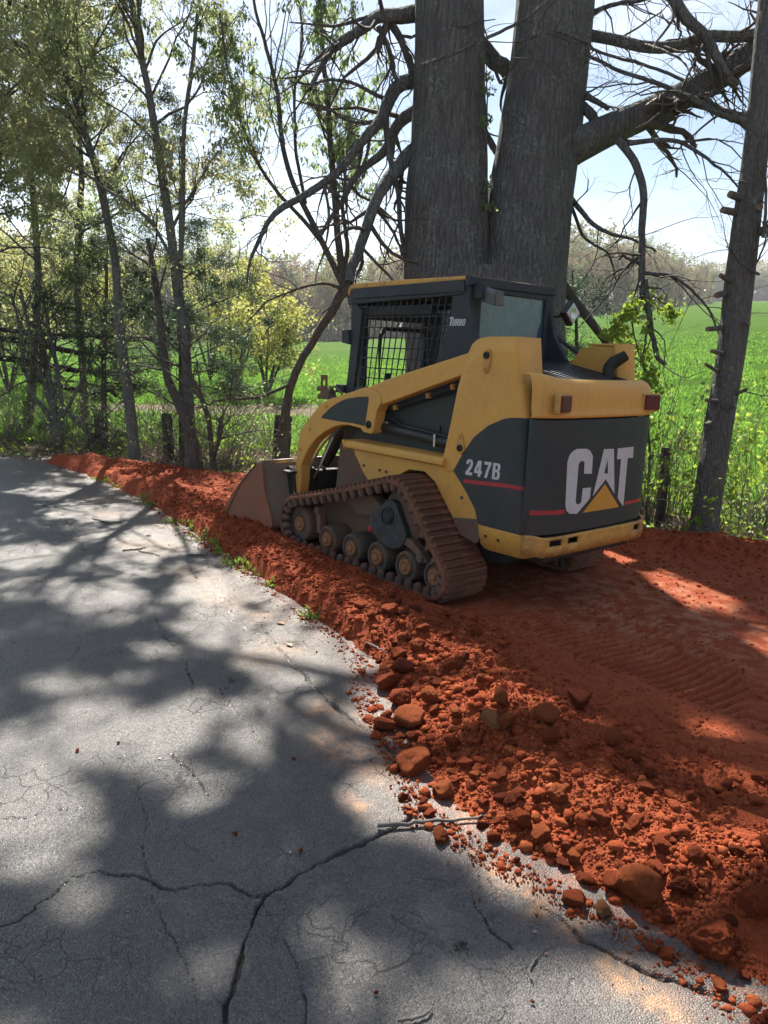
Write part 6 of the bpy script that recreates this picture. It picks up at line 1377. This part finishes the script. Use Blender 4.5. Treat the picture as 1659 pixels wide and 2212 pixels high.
RB = [(1475, 1150, 7.6, .75, .5, LEAF_G, 260, 'bright leafy bush between the fence post and the leaning trunk'), (1410, 1130, 7.8, 1.0, .45, LEAF_G, 240, 'sprawling green bush against the loader rear corner'), (1590, 1170, 7.6, .95, .6, LEAF_G, 420, 'broad bright green bush right of the leaning trunk'), (1650, 1120, 8.0, 1.2, .6, LEAF_G, 460, 'tall bright bush at the right edge of the photo'),
      (1620, 1060, 8.3, 1.35, .7, LEAF_G, 380, 'arching yellow-green shrub behind the bush at the right edge'), (1560, 1165, 7.9, .5, .5, LEAF_B, 160, 'low dull green bush at the foot of the leaning trunk'), (1455, 1120, 8.2, 1.4, .4, LEAF_Y, 70, 'thin upright sapling with a few yellow leaves left of the leaning trunk'), (1395, 1140, 7.9, 1.7, .35, LEAF_B, 120, 'wiry dark sapling close to the loader door edge'), (1700, 1180, 7.4, 1.0, .7, LEAF_G, 300, 'bush just outside the right edge of the photo')]
for i, (px, py, dp, h, sp, lf, nl, lab) in enumerate(RB):
    q = at(px, py, dp); plant('bush', lab, 'bush', (q[0], q[1], gz(q)), 16, h, sp, .058, int(nl*.75), 950+i, lf=lf, st=BR, twig=.004, sub=6, wide=.8)
# litter and low green cover under the fence row
def ground_scatter(name, n, seed, th, rr_, size, mat, wide, lift, cond):
    g = np.random.default_rng(seed); t = np.radians(g.uniform(*th, n)); r = g.uniform(*rr_, n); x = CAM[0]+r*np.cos(t); y = CAM[1]+r*np.sin(t)
    d, b = dirt_d(x, y); fy_ = np.interp(x, FENCE[:, 0], FENCE[:, 1]); k = cond(x, y, d, b, fy_); x, y = x[k], y[k]
    S = np.stack([x, y, ground_z(x, y)+g.uniform(.003, lift, len(x))], 1); V, F = leaf_quads(S, g, size, -.1, wide); V[:, 2] = np.minimum(V[:, 2], np.repeat(S[:, 2], 4)+lift+.03); o = obj(name, V, F, mat); o['kind'] = 'stuff'
LM = leafmat('dead_leaf_litter', (.16, .105, .065), (.34, .27, .20), .15, None, 20)
ground_scatter('leaf_litter', 30000, 1001, (-72, -8), (6.5, 16), (.03, .08), LM, .6, .02, lambda x, y, d, b, f: ((b < .05) | (x > 8.2)) & (y > f-2.5) & ~((y > edge_y(x)+.1) & (x < 8.6)))
ground_scatter('ground_cover', 16000, 1002, (-72, -8), (6.5, 17), (.03, .07), LEAF_G, .8, .14, lambda x, y, d, b, f: ((b < -.15) | (x > 8.5)) & (y > f-2.2) & ~((y > edge_y(x)+.1) & (x < 9.0)) & (fbm(x*1.5, y*1.5, 0, 990, 3) > -.02))

# ================================================================== fallen logs at the left
LOGM = bark('dark_fallen_bark', (.030, .024, .020), (.055, .046, .040), 18, .1, .02, .3)
for i, (sp, lab) in enumerate([([(-60, 722, 13, 11), (90, 745, 13, 10), (200, 770, 12.8, 7), (300, 790, 12.6, 4)], 'topmost dark fallen limb hanging in the brush at the left edge'), ([(-60, 768, 12.6, 9), (60, 780, 12.6, 9), (180, 800, 12.5, 8), (280, 805, 12.4, 5)], 'middle dark fallen limb with bare twigs at the left'),
        ([(-60, 700, 13.4, 8), (120, 730, 13.4, 7), (330, 745, 13.2, 4)], 'thin dark fallen limb lying level behind the left trunks'), ([(60, 815, 12.3, 7), (170, 845, 12.2, 6), (250, 850, 12, 4)], 'lowest short fallen limb above the left brambles')]):
    b = at(*sp[0][:3]); b[2] = gz(b); T = Tree('fallen_limb', lab, 'fallen branch', LOGM, None, 1100+i, base=b); P, r = pxline(sp, 30, T.g, .02); r = r*.7; L = T.main('branch', P, r, 10, .006)
    S1 = T.add(sprout(*L, T.g, 12, (.3, 1.3), (30, 80), (0, 0, -.05), 7, .2), 4); T.add(sprout(*S1, T.g, 4, (.15, .5), (30, 60), (0, 0, 0), 5), 3); T.done()
# leaning dead pole right of the cab
b = at(1312, 745, 9.6); T = Tree('dead_pole', 'broken dead pole leaning down behind the cab into the brush', 'branch', BROWNB, None, 1120, base=b); P, r = pxline([(1195, 590, 9.2, 11), (1240, 650, 9.2, 10), (1280, 700, 9.2, 9), (1310, 742, 9.2, 7), (1345, 830, 9.2, 6), (1370, 960, 9.2, 5), (1380, 1080, 9.2, 5)], 40, T.g, .004); T.main('branch', P, r, 12, .006); T.done()
# small cedar right of the cab
cedar('small dark cedar peeping out between the cab and the leaning pole', [(1255, 1080, 9.6, 6), (1255, 800, 9.6, 5), (1245, 680, 9.6, 3), (1235, 600, 9.6, 1.5)], 63, 4200, (.3, .9))
# ---- the leafy vine on the hanging limb and down behind the hood
b = at(1395, 1130, 8.0); b[2] = gz(b); T = Tree('climbing_vine', 'bright green leafy vine on the hanging limb and down beside the loader', 'vine', BROWNB, LEAF_G, 1130, base=b); g = T.g
for sp, nl, sp_ in (([(1395, 1130, 8.0, 3), (1402, 1000, 8.0, 3), (1395, 900, 8.0, 3), (1385, 820, 8.0, 2.5), (1375, 760, 8.0, 2.5), (1385, 690, 8.0, 2), (1390, 640, 8.0, 2)], 330, (.15, .5)), ([(1390, 640, 8.0, 2), (1370, 650, 7.95, 2), (1345, 690, 7.9, 2), (1335, 740, 7.9, 1.5)], 420, (.15, .5)), ([(1385, 645, 8, 2), (1410, 640, 8, 2), (1440, 655, 8, 1.5), (1450, 690, 8, 1)], 110, (.1, .35)), ([(1370, 660, 8, 2), (1365, 700, 8, 2), (1380, 760, 7.95, 1.5), (1408, 810, 7.9, 1.5), (1395, 870, 7.9, 1)], 260, (.12, .4))):
    P, r = pxline(sp, 26, g, .01); L = T.main('stem', P, r, 6); S1 = T.add(sprout(*L, g, 16, sp_, (30, 80), (0, 0, -.1), 6), 3); T.leaves(sites(np.concatenate([S1[0]]), g, nl, .1, .03), size=(.04, .075), droop=.8, wide=.75)
T.done()
b = at(1046, 520, 8.5); T = Tree('climbing_vine', 'small green vine climbing the gap side of the left oak trunk', 'vine', BROWNB, LEAF_B, 1131, base=b); P, r = pxline([(1046, 560, 8.45, 2), (1050, 430, 8.4, 2), (1049, 300, 8.4, 2), (1046, 200, 8.4, 1.5), (1044, 120, 8.4, 1)], 20, T.g, .01); L = T.main('stem', P, r, 6); S1 = T.add(sprout(*L, T.g, 14, (.05, .2), (40, 90), (0, 0, 0), 5), 3); T.leaves(sites(S1[0], T.g, 200, .1, .02), size=(.04, .07), droop=.8, wide=.6); T.done()

# ================================================================== far woods
FARB = simple('far_grey_trunk', (.085, .078, .068), .9, 0, .3, 2, 0)
FL = [leafmat('far_tan_buds', (.22, .165, .10), (.27, .22, .13), .4, None, .4), leafmat('far_olive_leaves', (.15, .165, .07), (.20, .20, .085), .4, None, .4), leafmat('far_fresh_leaves', (.15, .20, .06), (.20, .24, .08), .4, None, .4), leafmat('far_rust_buds', (.25, .16, .10), (.22, .16, .09), .4, None, .4), leafmat('far_yellow_leaves', (.20, .19, .05), (.24, .21, .06), .35, None, .4)]
def far_proto(seed, dens, low=.25):
    g = np.random.default_rng(seed); H = 15.0; P = smooth_line([(0, 0, -.5), (g.normal(0, .3), g.normal(0, .3), H*.5), (g.normal(0, .6), g.normal(0, .6), H*.93)], 14, g, .05); r = np.linspace(.24, .05, 14)
    tr = tube_arrays(P, r, 6); S1 = sprout(P[None], r[None], g, 26, (2.2, 5.2), (25, 60), (0, 0, .30), 7, .14, (.3, .5), low); S2 = sprout(*S1, g, 5, (.8, 2.2), (25, 60), (0, 0, .15), 5, .16); S3 = sprout(*S2, g, 3, (.4, 1.1), (25, 60), (0, 0, .1), 4, .16)
    S1[1][:] = np.maximum(S1[1], .03); S2[1][:] = np.maximum(S2[1], .018); S3[1][:] = np.maximum(S3[1], .012)
    tw = cat_mesh([batch_tubes(*S1, 3), batch_tubes(*S2, 3), batch_tubes(*S3, 3)])
    lf = leaf_quads(clusters(sites(S3[0], g, dens, .1, .12), g, 3, .22), g, (.14, .34), .2, .7); return tr, tw, lf
PR = []
for i in range(7):
    tr, tw, lf = far_proto(1200+i, [650, 900, 500, 1100, 750, 350, 950][i]); PR.append((raw_mesh('trunk', *tr, FARB, True), raw_mesh('twigs', *tw, FARB), [raw_mesh('crown', *lf, FL[j]) for j in range(5)]))
gF = np.random.default_rng(1300); count = 0
def far_tree(px, dist, sc_, label, group, vi, li, ao=0):
    q = CAM+norm(np.array([*(AX_F+AX_R*(px-829.5)/FPX)[:2], 0.0]))*dist; z = float(h_land(np.array([q[0]]), np.array([q[1]]))[0])
    r_ = empty('far_tree', (q[0], q[1], z-.3)); tag(r_, label, 'tree', group); r_.rotation_euler = (0, 0, gF.uniform(0, 6.28)); r_.scale = (sc_*gF.uniform(.85, 1.2),)*2+(sc_,)
    t_, w_, c_ = PR[vi]; link(bpy.data.objects.new('trunk', t_), r_)
    o = link(bpy.data.objects.new('twigs', w_), r_); o['kind'] = 'stuff'; o = link(bpy.data.objects.new('crown', c_[li]), r_); o['kind'] = 'stuff'
TONE = ['tan budding', 'olive leafed', 'fresh green', 'rusty budding', 'yellow-green']
for row, (dd_, sc0) in enumerate(((0, .70), (5, .74), (11, .78), (20, .82))):
    for px in np.arange(60 if row else 40, 1470, 17 if row == 0 else 20):
        p_ = px+gF.uniform(-9, 9); D_ = np.interp(p_, [0, 500, 800, 1150, 1300, 1480], [118, 120, 124, 126, 132, 175])+dd_+gF.uniform(-2, 2); li = int(gF.choice([0, 0, 1, 1, 2, 3, 4] if row < 3 else [0, 1, 3])); vi = int(gF.integers(0, 7))
        zone = 'behind the left trees' if p_ < 420 else ('seen left of the cab' if p_ < 860 else ('behind the oak trunks' if p_ < 1215 else 'right of the oak')); lab = 'far %s tree in the %s of the wood %s' % (TONE[li], 'front row' if row == 0 else 'inner rows', zone); far_tree(p_, D_, sc0*gF.uniform(.78, 1.12)*float(np.interp(p_, [1200, 1330, 1480], [1, .9, .62])), lab, 'far %s trees %s' % (TONE[li], zone), vi, li)
# ridge wood on the skyline to the right, and one mass behind everything
tr, tw, lf = far_proto(1400, 260); V0 = []; 
base_m = [tube_arrays(np.array([[0, 0, -1], [0, 0, 6], [.3, 0, 12]]), np.array([.25, .2, .1]), 4)]
for px0, px1, D_, n, sc0, li, nm in ((1380, 1760, 345, 150, 1.0, 1, 'ridge_wood'), (1380, 1760, 352, 110, 1.05, 0, 'ridge_wood'), (1340, 1760, 362, 110, 1.15, 3, 'ridge_wood'), (-60, 1480, 165, 150, .95, 1, 'far_wood'), (-60, 1480, 172, 150, .98, 0, 'far_wood')):
    parts = []
    for k in range(n):
        px = px0+(px1-px0)*(k+gF.uniform(-.4, .4))/n; D2 = D_ if nm == 'ridge_wood' else np.interp(px, [0, 1250, 1480], [D_-10, D_-5, D_+35]); D2 += gF.uniform(-4, 4)
        q = CAM+norm(np.array([*(AX_F+AX_R*(px-829.5)/FPX)[:2], 0.0]))*D2; z = float(h_land(np.array([q[0]]), np.array([q[1]]))[0]); s_ = sc0*gF.uniform(.75, 1.15)*(float(np.interp(px, [1200, 1330, 1480], [1, .85, .55])) if nm == 'far_wood' else .85); a = gF.uniform(0, 6.28); Rm = np.array([[math.cos(a), -math.sin(a), 0], [math.sin(a), math.cos(a), 0], [0, 0, 1]])
        sel = gF.permutation(len(lf[0])//4)[:230]; Vq = lf[0].reshape(-1, 4, 3)[sel]; c_ = Vq.mean(1, keepdims=True); Vq = (c_+(Vq-c_)*2.6).reshape(-1, 3)
        i_ = np.arange(len(sel))[:, None]*4; Fq = np.concatenate([i_+np.array([[0, 1, 2]]), i_+np.array([[0, 2, 3]])]); parts.append(((Vq @ Rm.T)*s_*np.array([1.15, 1.15, 1])+np.array([q[0], q[1], z-.3]), Fq))
    V, F = cat_mesh(parts); o = obj(nm, V, F, FL[li]); o['kind'] = 'stuff'

parts = []; g = np.random.default_rng(1500)
for (px0, px1, ex, n, hh) in ((-60, 1480, 0, 26000, 3.4), (1370, 1760, 0, 6000, 6)):
    px = g.uniform(px0, px1, n); D_ = (np.interp(px, [0, 500, 800, 1150, 1300, 1480], [119, 121, 125, 127, 134, 178]) if px1 < 1500 else np.full(n, 346.0))+g.uniform(0, 22, n)
    dr = norm((AX_F+AX_R*((px-829.5)/FPX)[:, None])*np.array([1, 1, 0])); q = CAM+dr*D_[:, None]; z = h_land(q[:, 0], q[:, 1])+g.uniform(-.2, 1, n)**1.5*hh*(1+.5*vnoise(px*.03, px*0, 0, 5))
    z = np.where(np.isnan(z), h_land(q[:, 0], q[:, 1]), z); S = np.stack([q[:, 0], q[:, 1], z], 1); parts.append(leaf_quads(S, g, (.35, .9) if px1 < 1500 else (1.0, 2.2), .1, .7))
V, F = cat_mesh(parts); o = obj('wood_undergrowth', V, F, leafmat('far_brush', (.10, .095, .055), (.15, .15, .07), .35, None, .3)); o['kind'] = 'stuff'
# ================================================================== the hazy backlit air
hz = NB('pale_air'); pv = hz.n('ShaderNodeVolumePrincipled'); pv.inputs['Color'].default_value = (.93, .96, 1.0, 1); pv.inputs['Density'].default_value = .00045; pv.inputs['Anisotropy'].default_value = .45
hz.l(pv.outputs[0], hz.out.inputs['Volume'])
b = MB(); b.box((240, -140, 30), (1100, 1100, 72)); o = b.build('haze', hz.m); o['kind'] = 'stuff'
